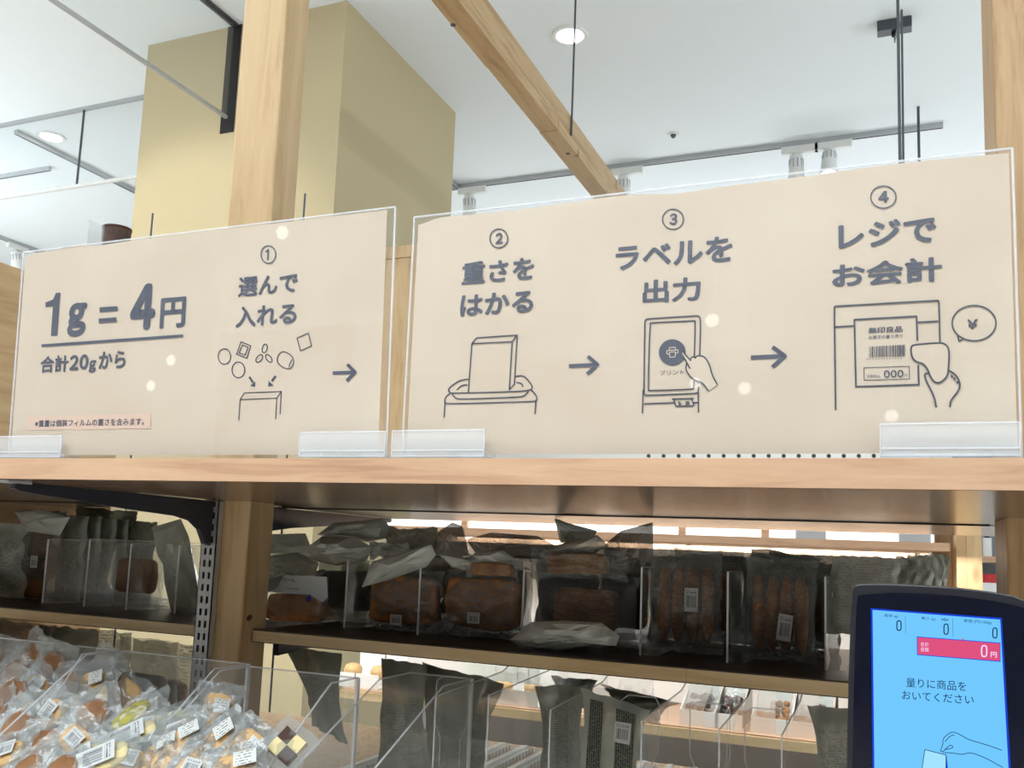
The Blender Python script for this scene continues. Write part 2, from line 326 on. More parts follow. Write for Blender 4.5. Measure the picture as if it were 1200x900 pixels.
# ---------------------------------------------------------------- ceiling fittings
p = AZ(668, 41, CEIL)
def downlight(p, label):
    d = thing('downlight', label, 'downlight', (p[0], p[1], CEIL-.02))
    mb = MB()
    n = 32
    A = [(p[0]+r*math.cos(2*PI*j/n), p[1]+r*math.sin(2*PI*j/n), z) for (r, z) in ((.085, CEIL-.001), (.083, CEIL-.008), (.066, CEIL-.008), (.06, CEIL-.002)) for j in range(n)]
    mb.add(A, [(k*n+j, k*n+(j+1) % n, (k+1)*n+(j+1) % n, (k+1)*n+j) for k in range(3) for j in range(n)])
    obj('trim_ring', mb, M['whitep'], d)
    obj('lamp_face', MB().cyl((p[0], p[1], 0), .06, CEIL-.005, CEIL-.001, 32), M['lampface'], d)
M['lampface'] = emit('lit_lamp_face', (255, 252, 244), 14)
downlight(p, 'round lit downlight in the white ceiling beside the beam')
downlight(AZ(60, 160, CEIL), 'lit downlight seen through the glass smoke screen at far left')
p = AZ(789, 157, CEIL)
sd = thing('smoke_detector', 'tiny round white ceiling sensor with dark centre right of the beam', 'sensor', (p.x, p.y, CEIL-.02))
obj('base', MB().cyl((p.x, p.y, 0), .032, CEIL-.006, CEIL-.0005, 24), M['whitep'], sd)
obj('sensor_head', MB().cyl((p.x, p.y, 0), .01, CEIL-.022, CEIL-.006, 16, r1=.017), M['dgrey'], sd)
def track(label, a, b_):
    a, b_ = Vector(a), Vector(b_); m = (a+b_)/2
    t_ = thing('lighting_track', label, 'track', (m.x, m.y, CEIL-.03))
    d = (b_-a).normalized(); n_ = Vector((-d.y, d.x, 0))*.013
    for nm, k, z0, z1, mt in (('rail', 1, CEIL-.028, CEIL-.0005, 'grey'), ('slot', .3, CEIL-.0295, CEIL-.028, 'dark')):
        pts = [a+n_*k, b_+n_*k, b_-n_*k, a-n_*k]
        obj(nm, MB().prism([(q_.x, q_.y, z0) for q_ in pts], (0, 0, z1-z0)), M[mt], t_)
YT = 3.375*1.6
track('long grey lighting track across the ceiling above the right sign', (-2.75, YT, 0), (.264, YT, 0))
track('grey lighting track running away behind the glass smoke screen', (-4.83, 3.8, 0), (-4.83, 5.2, 0))
track('short grey track end at the left edge of the photo behind the glass', (-6.6, 4.29, 0), (-5.09, 4.29, 0))
track('grey lighting track low at far left above the wooden panel', (-6.7, 4.9, 0), (-6.7, 7.2, 0))
track('stub of lighting track behind the ochre column, below its right edge', (-2.63, 5.0, 0), (-2.63, 5.39, 0))
M['spotlens'] = emit('lit_spot_lens', (255, 253, 248), 6)
def spotlight(x, y, label, lit=False, tilt=.15, along='x', hd=1):
    s = thing('track_spotlight', label, 'spotlight', (x, y, CEIL-.2))
    if along == 'x': mb = MB().box(x-.08, x+.12, y-.018, y+.018, CEIL-.072, CEIL-.029)
    else: mb = MB().box(x-.018, x+.018, y-.08, y+.12, CEIL-.072, CEIL-.029)
    obj('adapter', mb, M['whitep'], s, bevel=.003)
    obj('stem', MB().tube([(x, y, CEIL-.072), (x, y, CEIL-.095)], .014, 10), M['whitep'], s)
    h = MB(); h.T = Matrix.Translation((x, y, CEIL-.088)) @ Matrix.Rotation(tilt, 4, 'X')
    h.cyl((0, 0, 0), .05, -.17, -.0, 24, r1=.036)
    obj('lamp_head', h, M['whitep'], s)
    k = MB(); k.T = h.T
    for a in range(10):
        an = 2*PI*a/10; k.box(.037*math.cos(an)-.004, .037*math.cos(an)+.004, .037*math.sin(an)-.006, .037*math.sin(an)+.006, -.07, -.02)
    obj('cooling_fins', k, M['grey'], s)
    l = MB(); l.T = h.T; l.cyl((0, 0, 0), .044, -.172, -.1695, 24)
    obj('lens', l, M['spotlens'] if lit else M['grey'], s)
for (u, v, lab, lit) in ((551, 212, 'white track spotlight between the ochre column and the beam', False), (731, 194, 'white track spotlight half hidden by the end of the beam', False),
                         (933, 168, 'white unlit track spotlight, left of the pair above the right sign', False), (972, 163, 'white lit track spotlight, right of the pair above the right sign', True)):
    p = AY(u, v, YT); spotlight(p.x, YT, lab, lit, .1 if not lit else -.35)
p = AZ(18, 283, CEIL); spotlight(-6.7, p.y, 'white track spotlight at far left above the wooden panel', True, .3, 'y')
for k, (u, v, y) in enumerate(((1045, 490, -6.5), (875, 458, -6), (838, 380, -5), (818, 452, -6.4), (215, 478, -5), (190, 507, -5), (352, 335, -3.6), (283, 298, -2.6), (442, 297, -3))):
    r = ray(u, v); r = r/r.y; L = 2.04-y; x, z = r.x*L, r.z*L+H
    s = thing('pendant_spotlight', 'white pendant spotlight on a thin stem behind the viewer', 'spotlight', (x, y, z), group='pendant spotlights behind the viewer')
    zz = min(z, CEIL-.1)
    obj('lamp_head', MB().cyl((x, y, zz), .06, -.05, .12, 20, axis='y'), M['whitep'], s)
    obj('lens', MB().cyl((x, y, zz), .05, .12, .124, 20, axis='y'), M['spotlens'], s)
    obj('stem', MB().tube([(x, y, zz+.05), (x, y, CEIL)], .006, 8), M['whitep'], s)
# ---------------------------------------------------------------- the shelving unit
ZB0, ZB1 = H+.0763, H+.107
YP, YPB = 1.5, 1.58
def notched(x0, x1, y0, y1, z0, z1, m=0, notches=((-1.258, -1.144, 1.498, 1.582), (.14, .262, 1.498, 1.672))):
    mb = MB(); ys = sorted({y0, y1}|{q for n in notches for q in n[2:] if y0 < q < y1})
    for a, b_ in zip(ys, ys[1:]):
        xs = [x0]
        for n in notches:
            if n[2] <= a+1e-6 and n[3] >= b_-1e-6: xs += [n[0], n[1]]
        xs.append(x1)
        for k in range(0, len(xs), 2): mb.box(xs[k], xs[k+1], a, b_, z0, z1, m)
    return mb
tb = thing('shelf_board', 'long wooden top board that the two paper signs stand on', 'shelf', (-.9, 1.36, ZB0))
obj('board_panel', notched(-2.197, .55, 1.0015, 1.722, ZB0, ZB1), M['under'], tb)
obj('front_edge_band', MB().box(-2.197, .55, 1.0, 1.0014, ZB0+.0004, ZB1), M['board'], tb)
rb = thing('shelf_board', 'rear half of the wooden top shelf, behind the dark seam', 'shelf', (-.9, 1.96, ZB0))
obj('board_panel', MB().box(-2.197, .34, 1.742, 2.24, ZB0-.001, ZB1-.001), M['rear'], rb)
obj('seam_strip', MB().box(-2.197, .14, 1.7225, 1.7415, ZB0-.0018, ZB1-.004), M['dark'], rb)
pp = thing('perforated_strip', 'wooden strip with a row of small peg holes behind the right sign', 'strip', (-.9, 2.16, ZB1))
x0, x1 = AY(716, 533, 2.15).x, AY(1062, 533, 2.15).x
obj('strip_panel', MB().box(x0, x1, 2.15, 2.165, ZB1, ZB1+.1), M['beam'], pp)
for k in range(17):
    u = 760+k*17.6
    if u < 1035:
        p = AY(u, 534.2, 2.15); obj('peg_hole', MB().cyl((p.x, 2.1492, p.z), .0045, 0, .004, 12, axis='y'), M['dark'], pp)
def post(label, x0, x1, y0, y1, z1, mat):
    mb = MB().box(x0, x1, y0, y1, 0, z1)
    o = obj('wooden_post', mb, mat, bevel=.004); o['label'] = label; o['category'] = 'post'; return o
post('tall knotty pine post carrying the slotted steel rail and rising behind the left sign', -1.256, -1.146, YP, YPB, CEIL-.001, M['post'])
post('walnut-toned wooden post at the right edge of the photo', .142, .26, 1.5, 1.67, CEIL-.001, M['post2'])
t = NT('knot'); M['knot'] = t.surf(t.pbr(t.ramp(t.n('ShaderNodeTexNoise', {'Vector': t.coord(), 'Scale': 60}).outputs[0], [(.3, lin((60, 40, 26))), (.7, lin((120, 84, 54)))]), .6))
pk_ = [o for o in C.objects if o.name == 'wooden_post'][0]
p = AX(292, 724, -1.146)
mb = MB(); mb.T = Matrix.Translation((-1.146, p.y, p.z)) @ Matrix.Rotation(.3, 4, 'X'); mb.add([(.0006, .009*math.cos(a), .006*math.sin(a)) for a in [2*PI*k/16 for k in range(16)]], [tuple(range(16))]); obj('knot', mb, M['knot'], pk_)
# slotted rail with real slots
rl = MB(); rx0, rx1, ry0, ry1 = -1.243, -1.207, 1.483, 1.4995; rz0, rz1 = H-.62, ZB0-.002
sl = .013; pitch = .0232; xa, xb, xc, xd = rx0+.0085, rx0+.0145, rx1-.0145, rx1-.0085
for a, b_ in ((rx0, xa), (xb, xc), (xd, rx1)): rl.box(a, b_, ry0, ry0+.002, rz0, rz1)
z = rz0; nsl = 0
while z < rz1-.01:
    for a, b_ in ((xa, xb), (xc, xd)): rl.box(a, b_, ry0, ry0+.002, z, z+pitch-sl)
    z += pitch
rl.box(rx0, rx0+.002, ry0, ry1, rz0, rz1).box(rx1-.002, rx1, ry0, ry1, rz0, rz1)
sr = thing('shelf_standard', 'vertical steel rail with double rows of slots on the pine post', 'rail', (-1.225, 1.49, rz0))
obj('slotted_channel', rl, M['steel'], sr)
obj('channel_back', MB().box(rx0+.002, rx1-.002, ry1-.0015, ry1, rz0, rz1), M['dark'], sr)
for vv in (708, 861):
    p = AX(240, vv, -1.225); obj('screw', MB().cyl((-1.225, ry0, p.z), .0035, -.0015, .001, 12, axis='y'), M['grey'], sr)
def bracket(label, pts, x=-1.225, th=.012):
    b_ = thing('shelf_bracket', label, 'bracket', (x, sum(p[0] for p in pts)/len(pts), ZB0-.05))
    obj('arm', MB().prism([(x-th/2, y, z) for y, z in pts], (th, 0, 0)), M['black'], b_, bevel=.0015)
    return b_
def AXp(u, v, x=-1.225): p = AX(u, v, x); return (p.y, p.z)
low = [AXp(u, v) for u, v in ((22, 576), (80, 585), (149, 596.5), (205, 604.5), (222, 610), (232, 620), (238, 637))]
pts = [(1.036, ZB0-.0015), (1.026, ZB0-.005), (1.024, ZB0-.012)]+[(min(y, 1.48), z) for y, z in low]+[(1.482, AXp(248, 640)[1]), (1.482, ZB0-.0015)]
br = bracket('black steel shelf bracket under the left end of the top board, arm reaching forward', pts)
obj('front_clip', MB().box(-1.236, -1.214, 1.006, 1.05, ZB0-.0045, ZB0-.0005), M['grey'], br)
bracket('black steel bracket arm behind the pine post, under the rear of the top board', [(1.583, ZB0-.0025), (2.2, ZB0-.0025), (2.2, ZB0-.012), (1.75, ZB0-.044), (1.66, ZB0-.055), (1.6, ZB0-.075), (1.583, ZB0-.09)])
ZM0, ZM1 = H-.1935, H-.169
for nm, x0, x1, lab in (('left', -2.197, -1.2605, 'middle shelf left of the pine post, dark top and pale front edge'), ('right', -1.143, .139, 'middle shelf right of the pine post, dark top and pale front edge')):
    s = thing('shelf', lab, 'shelf', ((x0+x1)/2, 1.85, ZM0))
    obj('shelf_panel', MB().box(x0, x1, 1.534, 2.12, ZM0, ZM1), M['darktop'], s)
    cuts = [x0, -.305, x1] if nm == 'right' else [x0, x1]
    for a, b_ in zip(cuts, cuts[1:]): obj('edge_band', MB().box(a+.0003, b_-.0003, 1.5325, 1.5338, ZM0+.0018, ZM1-.0022), M['edge'], s)
    bx_ = -1.225
for lab, x0, x1 in (('black bracket arm under the middle shelf, just right of the pine post', -1.14, -1.128), ):
    obj_ = MB().prism([(x0, 1.6, ZM0-.001), (x0, 2.0, ZM0-.001), (x0, 2.0, ZM0-.006), (x0, 1.6, ZM0-.03)], (x1-x0, 0, 0))
    o = obj('shelf_bracket', obj_, M['black']); o['label'] = lab; o['category'] = 'bracket'
ZF = H-.47
s = thing('shelf', 'lowest visible shelf, carrying the clear bins and feed tracks', 'shelf', (-.9, 1.7, ZF-.03))
obj('shelf_panel', notched(-2.197, .139, 1.0, 2.25, ZF-.03, ZF), M['post2'], s)
obj('edge_band', MB().box(-2.197, .139, .9985, 1.0, ZF-.03, ZF), M['edge'], s)
# ---------------------------------------------------------------- clear dividers and front stops on the middle shelf
M['wedge'] = plain('white_edge_glow', (235, 240, 245), .3, noise_amt=.0)  # white colour stands in for light piped to the clear acrylic edges
divs = [((56, 632), (49, 707)), ((107, 632), (98, 711)), ((153, 637), (147, 715)), ((209, 639), (204, 719.5)), ((405, 657), (403, 736)), ((493, 651), (489, 744)),
        ((615.5, 658), (611, 753)), ((755, 665), (750, 768)), ((850.5, 670), (852, 777)), ((965.5, 676), (967.5, 786))]
names_d = ['first from the left edge', 'second from the left edge', 'third from the left edge', 'nearest the left side of the pine post', 'nearest the right side of the pine post',
           'behind the tip of the slanting white bag', 'left of the white bag lying at the shelf front', 'between the stacked breads and the biscuit sticks', 'between the two bags of biscuit sticks', 'beside the touch screen']
for (tp, bt), lab in zip(divs, names_d):
    pb = AZ(bt[0], bt[1], ZM1); y = pb.y; pt = AY(tp[0], tp[1], y); x = pb.x
    d = thing('shelf_divider', 'clear divider on the middle shelf, '+lab, 'divider', (x, y, ZM1), group='clear dividers on the middle shelf')
    obj('panel', MB().box(x-.0012, x+.0012, y+.002, 2.1, ZM1+.0005, pt.z), M['acr'], d)
    obj('front_edge', MB().box(x-.0014, x+.0014, y-.0008, y+.002, ZM1+.0005, pt.z), M['wedge'], d)
    obj('top_edge', MB().box(x-.0012, x+.0012, y+.002, 2.1, pt.z, pt.z+.0012), M['aedge'], d)
    obj('foot', MB().box(x+.0013, x+.03, y+.001, 2.1, ZM1+.0002, ZM1+.002), M['acr'], d)
stops = [(38, 699, 'second bin of bags from the left edge'), (90, 703, 'row of upright bags'), (142, 708, 'round clear pack'), (193, 712.5, 'leaning grey pouch'), (468, 737, 'pack under the slanting white bag'),
         (566, 745, 'bread with the barcode label'), (680, 752, 'breads behind the white bag'), (799, 764, 'left bag of biscuit sticks'), (895, 772, 'right bag of biscuit sticks')]
for u, v, lab in stops:
    p = AZ(u, v, ZM1); x, y = p.x, p.y
    prof = [(-.014, .008), (-.014, .026), (-.028, .05), (-.028, .078), (-.022, .092), (-.012, .097), (.012, .097), (.022, .092), (.028, .078), (.028, .05), (.014, .026), (.014, .008)]
    d = thing('front_stop', 'clear acrylic front stop before the '+lab, 'shelf stop', (x, y, ZM1), group='clear front stops')
    obj('panel', MB().prism([(x+a, y, ZM1+b_) for a, b_ in prof], (0, .002, 0)), M['acr'], d)
    obj('rim', MB().tube([(x+a, y+.001, ZM1+b_) for a, b_ in prof], .0009, 6), M['aedge'], d)
    obj('base_plate', MB().box(x-.03, x+.03, y-.006, y+.03, ZM1+.0003, ZM1+.007), M['acrh'], d, bevel=.001)
# ---------------------------------------------------------------- clear bins in front of the post
def bin_(x0, x1, yb, zt, diag, lab, yf=.98, sides=(1, 1)):
    (ya, za), (yc_, zc) = diag
    n_ = (zc-za)/(yc_-ya) if abs(yc_-ya) > 1e-6 else 0
    yd = yc_-.06; zd = zc+n_*(-.06)
    yd = max(yd, 1.005)
    d = thing('display_bin', lab, 'bin', ((x0+x1)/2, yb, ZF), group='clear bins')
    poly = [(yb-.003, ZF+.001), (yb-.003, zt), (ya, zt), (yd, zd), (yd, ZF+.001)]
    for k, x in enumerate((x0, x1)):
        if not sides[k]: continue
        xx = x if k == 0 else x-.003
        obj('side_panel', MB().prism([(xx, y, z) for y, z in poly], (.003, 0, 0)), M['acr'], d)
        obj('cut_edge', MB().tube([(xx+.0015, y, z+.0005) for y, z in poly[1:4]], .0018, 6), M['aedge'], d)
    obj('back_panel', MB().box(x0, x1, yb-.003, yb, ZF+.001, zt), M['acr'], d)
    obj('cut_edge', MB().tube([(x0, yb-.0015, zt), (x1, yb-.0015, zt)], .0016, 6), M['aedge'], d)
    obj('corner_edge', MB().box(x1-.0035, x1+.001, yb-.004, yb+.004, ZF+.001, zt), M['wedge'], d)
    return d
def AXq(u, v, x): p = AX(u, v, x); return (p.y, p.z)
zt = H-.223
bin_(-1.95, -1.394, 1.45, zt, (AXq(97, 768, -1.394), AXq(29, 875, -1.394)), 'clear bin of brown round cookies at the left edge')
bin_(-1.384, -1.084, 1.45, zt, (AXq(252, 786, -1.084), AXq(150, 900, -1.084)), 'clear bin of pale biscuits in front of the pine post')
bin_(-1.075, -.846, 1.44, zt-.002, (AXq(389, 804, -.846), AXq(320, 897, -.846)), 'nearly empty clear bin right of the pine post')
bin_(-.84, -.712, 1.62, zt-.01, ((1.5, zt-.01), (1.2, H-.36)), 'clear bin holding the dark hanging pouches')
for k, (u, v, lab) in enumerate(((510, 816, 'left of the dark pouches'), (572, 815, 'right of the dark pouches'), (644, 832, 'left of the printed grey pouch'), (751, 845, 'right of the printed grey pouch'), (842, 855, 'in the middle of the empty tracks'), (915, 862, 'beside the dark pouch by the screen'))):
    p = AY(u, v, 1.45); x = p.x; z = p.z
    d = thing('feed_divider', 'clear sloping-top divider on the lowest shelf, '+lab, 'divider', (x, 1.45, ZF), group='clear dividers on the lowest shelf')
    poly = [(1.45, ZF+.001), (1.45, z), (1.74, z+.012), (1.9, z+.05), (2.15, z+.05), (2.15, ZF+.001)]
    obj('panel', MB().prism([(x, y, zz) for y, zz in poly], (.0025, 0, 0)), M['acr'], d)
    obj('cut_edge', MB().tube([(x+.0012, y, zz) for y, zz in poly[:4]], .0015, 6), M['aedge'], d)
    if k in (0, 3, 4, 5):
        w_ = .05; xx = x-.005-w_
        pr = [(0, .0), (0, .05), (-.012, .075), (-.012, .15), (0, .16), (w_-.004, .16), (w_+.002, .15), (w_+.002, .075), (w_-.01, .05), (w_-.01, 0)]
        obj('front_stop', MB().tube([(xx+a-.004, 1.6, ZF+.08+b_) for a, b_ in pr], .0011, 6), M['aedge'], d)
# feed tracks: channels with toothed edges running back
M['trackp'] = plain('white_track_plastic', (216, 218, 216), .3)
xk = -1.06; k = 0
while xk < .1:
    tr = thing('feed_track', 'white toothed feed track on the lowest shelf, '+('leftmost, just right of the pine post' if k == 0 else 'number %d counting from the pine post' % (k+1)), 'feed track', (xk, 1.8, ZF), group='white toothed feed tracks')
    obj('channel', MB().box(xk, xk+.012, 1.5, 2.2, ZF+.0005, ZF+.012).box(xk+.012, xk+.03, 1.5, 2.2, ZF+.0005, ZF+.003), M['trackp'], tr)
    tm = MB()
    for j in range(34): tm.box(xk+.03, xk+.034, 1.5+j*.0205, 1.511+j*.0205, ZF+.0005, ZF+.012)
    o = obj('teeth', tm, M['trackp'], tr); o['kind'] = 'stuff'
    xk += .0585; k += 1
# ---------------------------------------------------------------- signs
class Plane:
    def __init__(s, p, n, off=0): s.p = Vector(p); s.n = Vector(n).normalized(); s.off = off
    def hit(s, u, v, off=0):
        r = ray(u, v); o = Vector((0, 0, H)); t_ = (s.p-o).dot(s.n)/r.dot(s.n); q_ = o+r*t_
        return q_+s.n*(off+s.off)
def ribbon(pl, pts, wd, mb=None, closed=False, off=.0004):
    mb = mb or MB(); P_ = [Vector((a, b_)) for a, b_ in pts]
    if closed: P_.append(P_[0])
    n = len(P_)
    for i in range(n-1):
        d = (P_[i+1]-P_[i]);
        if d.length < 1e-6: continue
        nn = Vector((-d.y, d.x)).normalized()*wd/2
        mb.add([pl.hit(*(q_), off=off) for q_ in (P_[i]+nn, P_[i+1]+nn, P_[i+1]-nn, P_[i]-nn)], [(0, 1, 2, 3)])
    for i in range(n):
        if wd > 1 and 0 < i < n-1 or closed:
            mb.add([pl.hit(P_[i].x+wd/2*math.cos(a*PI/4), P_[i].y+wd/2*math.sin(a*PI/4), off=off+.00002) for a in range(8)], [tuple(range(8))])
    return mb
def fill(pl, pts, mb=None, off=.0004):
    mb = mb or MB(); mb.add([pl.hit(a, b_, off=off) for a, b_ in pts], [tuple(range(len(pts)))]); return mb
def ell(cx, cy, rx, ry, rot=0, n=28):
    a0 = math.radians(rot); return [(cx+rx*math.cos(t_)*math.cos(a0)-ry*math.sin(t_)*math.sin(a0), cy+rx*math.cos(t_)*math.sin(a0)+ry*math.sin(t_)*math.cos(a0)) for t_ in [2*PI*k/n for k in range(n)]]
def smooth(pts, it=2, closed=False):
    for _ in range(it):
        q_ = []; n = len(pts)
        if not closed: q_.append(pts[0])
        for i in range(n if closed else n-1):
            a, b_ = pts[i], pts[(i+1) % n]
            q_ += [(a[0]*.75+b_[0]*.25, a[1]*.75+b_[1]*.25), (a[0]*.25+b_[0]*.75, a[1]*.25+b_[1]*.75)]
        if not closed: q_.append(pts[-1])
        pts = q_
    return pts
def text_bm(body, bold=.0):
    cu = bpy.data.curves.new('lettering', 'FONT'); cu.body = body; cu.resolution_u = 3
    o = bpy.data.objects.new('lettering', cu); C.objects.link(o); bpy.context.view_layer.update()
    me = bpy.data.meshes.new_from_object(o.evaluated_get(bpy.context.evaluated_depsgraph_get()))
    vs = [v.co.copy() for v in me.vertices]; fs = [tuple(p.vertices) for p in me.polygons]
    bpy.data.objects.remove(o); bpy.data.curves.remove(cu); bpy.data.meshes.remove(me)
    return vs, fs
def text(pl, body, u0, vb, u1, vt, bold=.02, off=.0004, mb=None, slope=None):
    vs, fs = text_bm(body, bold)
    x0, x1 = min(v.x for v in vs), max(v.x for v in vs); y0, y1 = min(v.y for v in vs), max(v.y for v in vs)
    bl = pl.hit(u0, vb, off=off); tl = pl.hit(u0, vt, off=off)
    if slope is None: br_ = pl.hit(u1, vb, off=off); br_ = Vector((br_.x, bl.y, bl.z))
    else: br_ = pl.hit(u1, vb+slope*(u1-u0), off=off)
    up = tl-bl
    if slope is None: up = Vector((0, up.y, up.z))
    mb = mb or MB()
    sh = [(0, 0)]+([(bold*math.cos(a*PI/4), bold*math.sin(a*PI/4)) for a in range(8)] if bold >= .012 else [])
    e_ = bold if bold >= .012 else 0
    for k, (dx, dy) in enumerate(sh):
        mb.add([bl+(br_-bl)*((v.x+dx-x0+e_)/(x1-x0+2*e_))+up*((v.y+dy-y0+e_)/(y1-y0+2*e_))+pl.n*(k*.000004) for v in vs], fs)
    return mb
def sign(label, pl, uL, uR, z0, ztop, ztf, paper, group=None):
    # uL/uR give the sides, z0..ztop the sleeve; the sleeve is two thin clear panes with the sheet between
    xl, xr = pl.hit(*uL).x, pl.hit(*uR).x
    def at(x, z, off): # point of the plane at x, z
        y = pl.p.y-((z-pl.p.z)*pl.n.z)/pl.n.y; return Vector((x, y, z))+pl.n*off
    s = thing('sign', label, 'sign', ((xl+xr)/2, pl.p.y, z0))
    for nm, off in (('front_pane', .0025), ('back_pane', -.0045)):
        c_ = [(xl, z0), (xr, z0), (xr, ztop), (xl, ztop)]
        obj(nm, MB().prism([at(x, z, off) for x, z in c_], pl.n*.0015), M['slv'], s)
    e = MB()
    for (a, b_) in (((xl, z0), (xl, ztop)), ((xr, z0), (xr, ztop)), ((xl, ztop), (xr, ztop))):
        e.tube([at(a[0], a[1], 0), at(b_[0], b_[1], 0)], .0013, 6)
    obj('sleeve_edge', e, M['aedge'], s)
    n = 60; mb = MB(); A = []
    px0, px1 = xl+paper[0], xr-paper[1]
    for k in range(n+1):
        f_ = k/n; x = px0+(px1-px0)*f_
        zt_ = ztop-.0015-ztf(f_)
        for j in range(5): A.append(at(x, z0+paper[2]+(zt_-z0-paper[2])*j/4, -.0003+.0002*math.sin(f_*9+j)*(1 if 0 < j < 4 else .2)))
    mb.add(A, [(k*5+j, (k+1)*5+j, (k+1)*5+j+1, k*5+j+1) for k in range(n) for j in range(4)])
    obj('printed_sheet', mb, M['paper'], s, smooth=True)
    return s
pl1 = Plane((-.9, 1.022, ZB1+.002), (0, -1, .036*-1))
pl2 = Plane((-.2, 1.022, ZB1+.002), (0, -1, 0))
s1 = sign('left kraft-paper sign in a clear sleeve, reading 1g = 4円, on the top board', pl1, (20, 400), (457.5, 400), ZB1+.003, ZB1+.3235, lambda f_: .0008+.003*math.exp(-((f_-.16)/.1)**2)*math.sin(f_*30)+.006*math.exp(-(f_/.02)**2), (.004, .012, .004))
s2 = sign('right kraft-paper sign in a clear sleeve, with steps two, three and four', pl2, (478, 400), (1193, 400), ZB1+.003, ZB1+.3115, lambda f_: .0008+.003*math.sin(f_*7+.3)**2+.008*math.exp(-(f_/.03)**2)+.004*math.exp(-((f_-.5)/.06)**2), (.006, .003, .004))
# lettering on the left sign
O = .0007
def put(s, nm, mb, mat='ink'):
    o = obj(nm, mb, M[mat], s); o.parent = [c for c in s.children if c.name.startswith('printed_sheet')][0]; return o
T = lambda pl, *a, **k: text(pl, *a, off=O, **k)
mb = fill(pl1, [(60, 393.8), (67.2, 393.2), (71, 343), (66, 343.4), (62.5, 351), (53.6, 354.6), (53.8, 360), (62.4, 358.6)], off=O); T(pl1, 'ｇ', 78.2, 395.5, 99.8, 356, bold=.05, mb=mb)
ribbon(pl1, [(117, 363.2), (138.2, 361.6)], 5.6, mb, off=O); ribbon(pl1, [(116, 376.3), (137, 374.6)], 5.6, mb, off=O)
T(pl1, '４', 151.6, 388, 180.8, 334.5, bold=.05, mb=mb); T(pl1, '円', 187, 385.6, 216.6, 350, bold=.03, mb=mb)
put(s1, 'price_lettering', mb)
put(s1, 'underline', ribbon(pl1, [(49, 405.3), (215, 393.6)], 3.4, off=O))
mb = MB()
for c_, u0, vb, u1, vt, bd in (('合計', 47, 437.4, 80, 417.6, .028), ('２', 81.5, 434.2, 91.8, 416.4, .045), ('０', 93, 433.4, 103.2, 415.6, .045), ('ｇ', 104.2, 437, 112.2, 422.4, .04), ('から', 115.4, 432.8, 146.8, 412.4, .03)): T(pl1, c_, u0, vb, u1, vt, bold=bd, mb=mb)
put(s1, 'minimum_lettering', mb)
put(s1, 'correction_sticker', fill(pl1, [(32, 488), (177, 484.5), (176.5, 502), (32, 504.5)], off=.0004), 'patch')
put(s1, 'note_lettering', T(pl1, '※重量は個装フィルムの重さを含みます。', 41, 500.6, 169, 492.5, bold=.02))
def num(s, pl, c, d, cx, cy, rx, ry, u0, vb, u1, vt):
    mb = ribbon(pl, ell(cx, cy, rx, ry, 0, 40), 1.5, closed=True, off=O); T(pl, d, u0, vb, u1, vt, bold=.035, mb=mb); put(s, 'step_number', mb)
mb = ribbon(pl1, ell(314.8, 298.4, 8.6, 10.2, 0, 40), 1.4, closed=True, off=O); ribbon(pl1, [(311.8, 295.6), (314.8, 292.6), (314.2, 305)], 1.9, mb, off=O); put(s1, 'step_number', mb)
put(s1, 'step_lettering', T(pl1, '入れる', 276, 384.5, 347, 360, bold=.028, mb=T(pl1, '選んで', 279, 348.7, 348.5, 325.5, bold=.026)))
def arrow(s, pl, a, b_, h1, h2, h3, wd):
    put(s, 'arrow', ribbon(pl, [h1, h2, h3], wd, ribbon(pl, [a, b_], wd, off=O), off=O+.00002))
arrow(s1, pl1, (390, 437.3), (415, 436.3), (407.3, 427), (416.3, 436.2), (406.6, 446.5), 4)
L = lambda k, ox, oy: (lambda pts: [(ox+a/k, oy+b_/k) for a, b_ in pts])
def drawing(s, pl, nm, q, lines, wd):
    mb = MB()
    for ln in lines:
        pts, cl = (ln, False) if isinstance(ln, list) else ln
        ribbon(pl, q(pts), wd, mb, closed=cl, off=O)
    return put(s, nm, mb, 'inkl')
q1 = L(6, 240, 380)
sm = lambda p, it=1: (smooth(p, it, True), True)
drawing(s1, pl1, 'sweets_drawing', q1, [(ell(140, 227, 44, 54), True), (ell(238, 321, 45, 55), True), sm([(252, 122), (330, 152), (300, 242), (222, 210)], 1)if 0 else ([(257, 123), (325, 152), (298, 240), (225, 210)], True),
    ([(266, 147), (306, 161), (286, 217), (244, 201)], True), (ell(423, 170, 17, 31, 15), True), (ell(385, 241, 18, 31, 38), True), (ell(452, 240, 17, 31, -35), True),
    (smooth([(542, 175), (640, 240), (602, 332), (495, 268)], 2, True), True), [(615, 248), (600, 280), (592, 304)], ([(650, 98), (730, 62), (752, 152), (675, 187)], True)], 1.15)
drawing(s1, pl1, 'paper_bag_drawing', q1, [[(240, 675), (250, 530), (280, 483), (540, 473), (531, 632)], [(250, 530), (508, 520), (500, 668)], [(540, 473), (508, 520)]], 1.1)
mb = ribbon(pl1, q1([(315, 370), (342, 412)]), 2.5, off=O); fill(pl1, q1([(320, 433), (358, 402), (355, 442)]), mb, off=O)
ribbon(pl1, q1([(500, 364), (472, 400)]), 2.5, mb, off=O); fill(pl1, q1([(450, 397), (486, 432), (447, 438)]), mb, off=O); put(s1, 'small_arrows', mb)
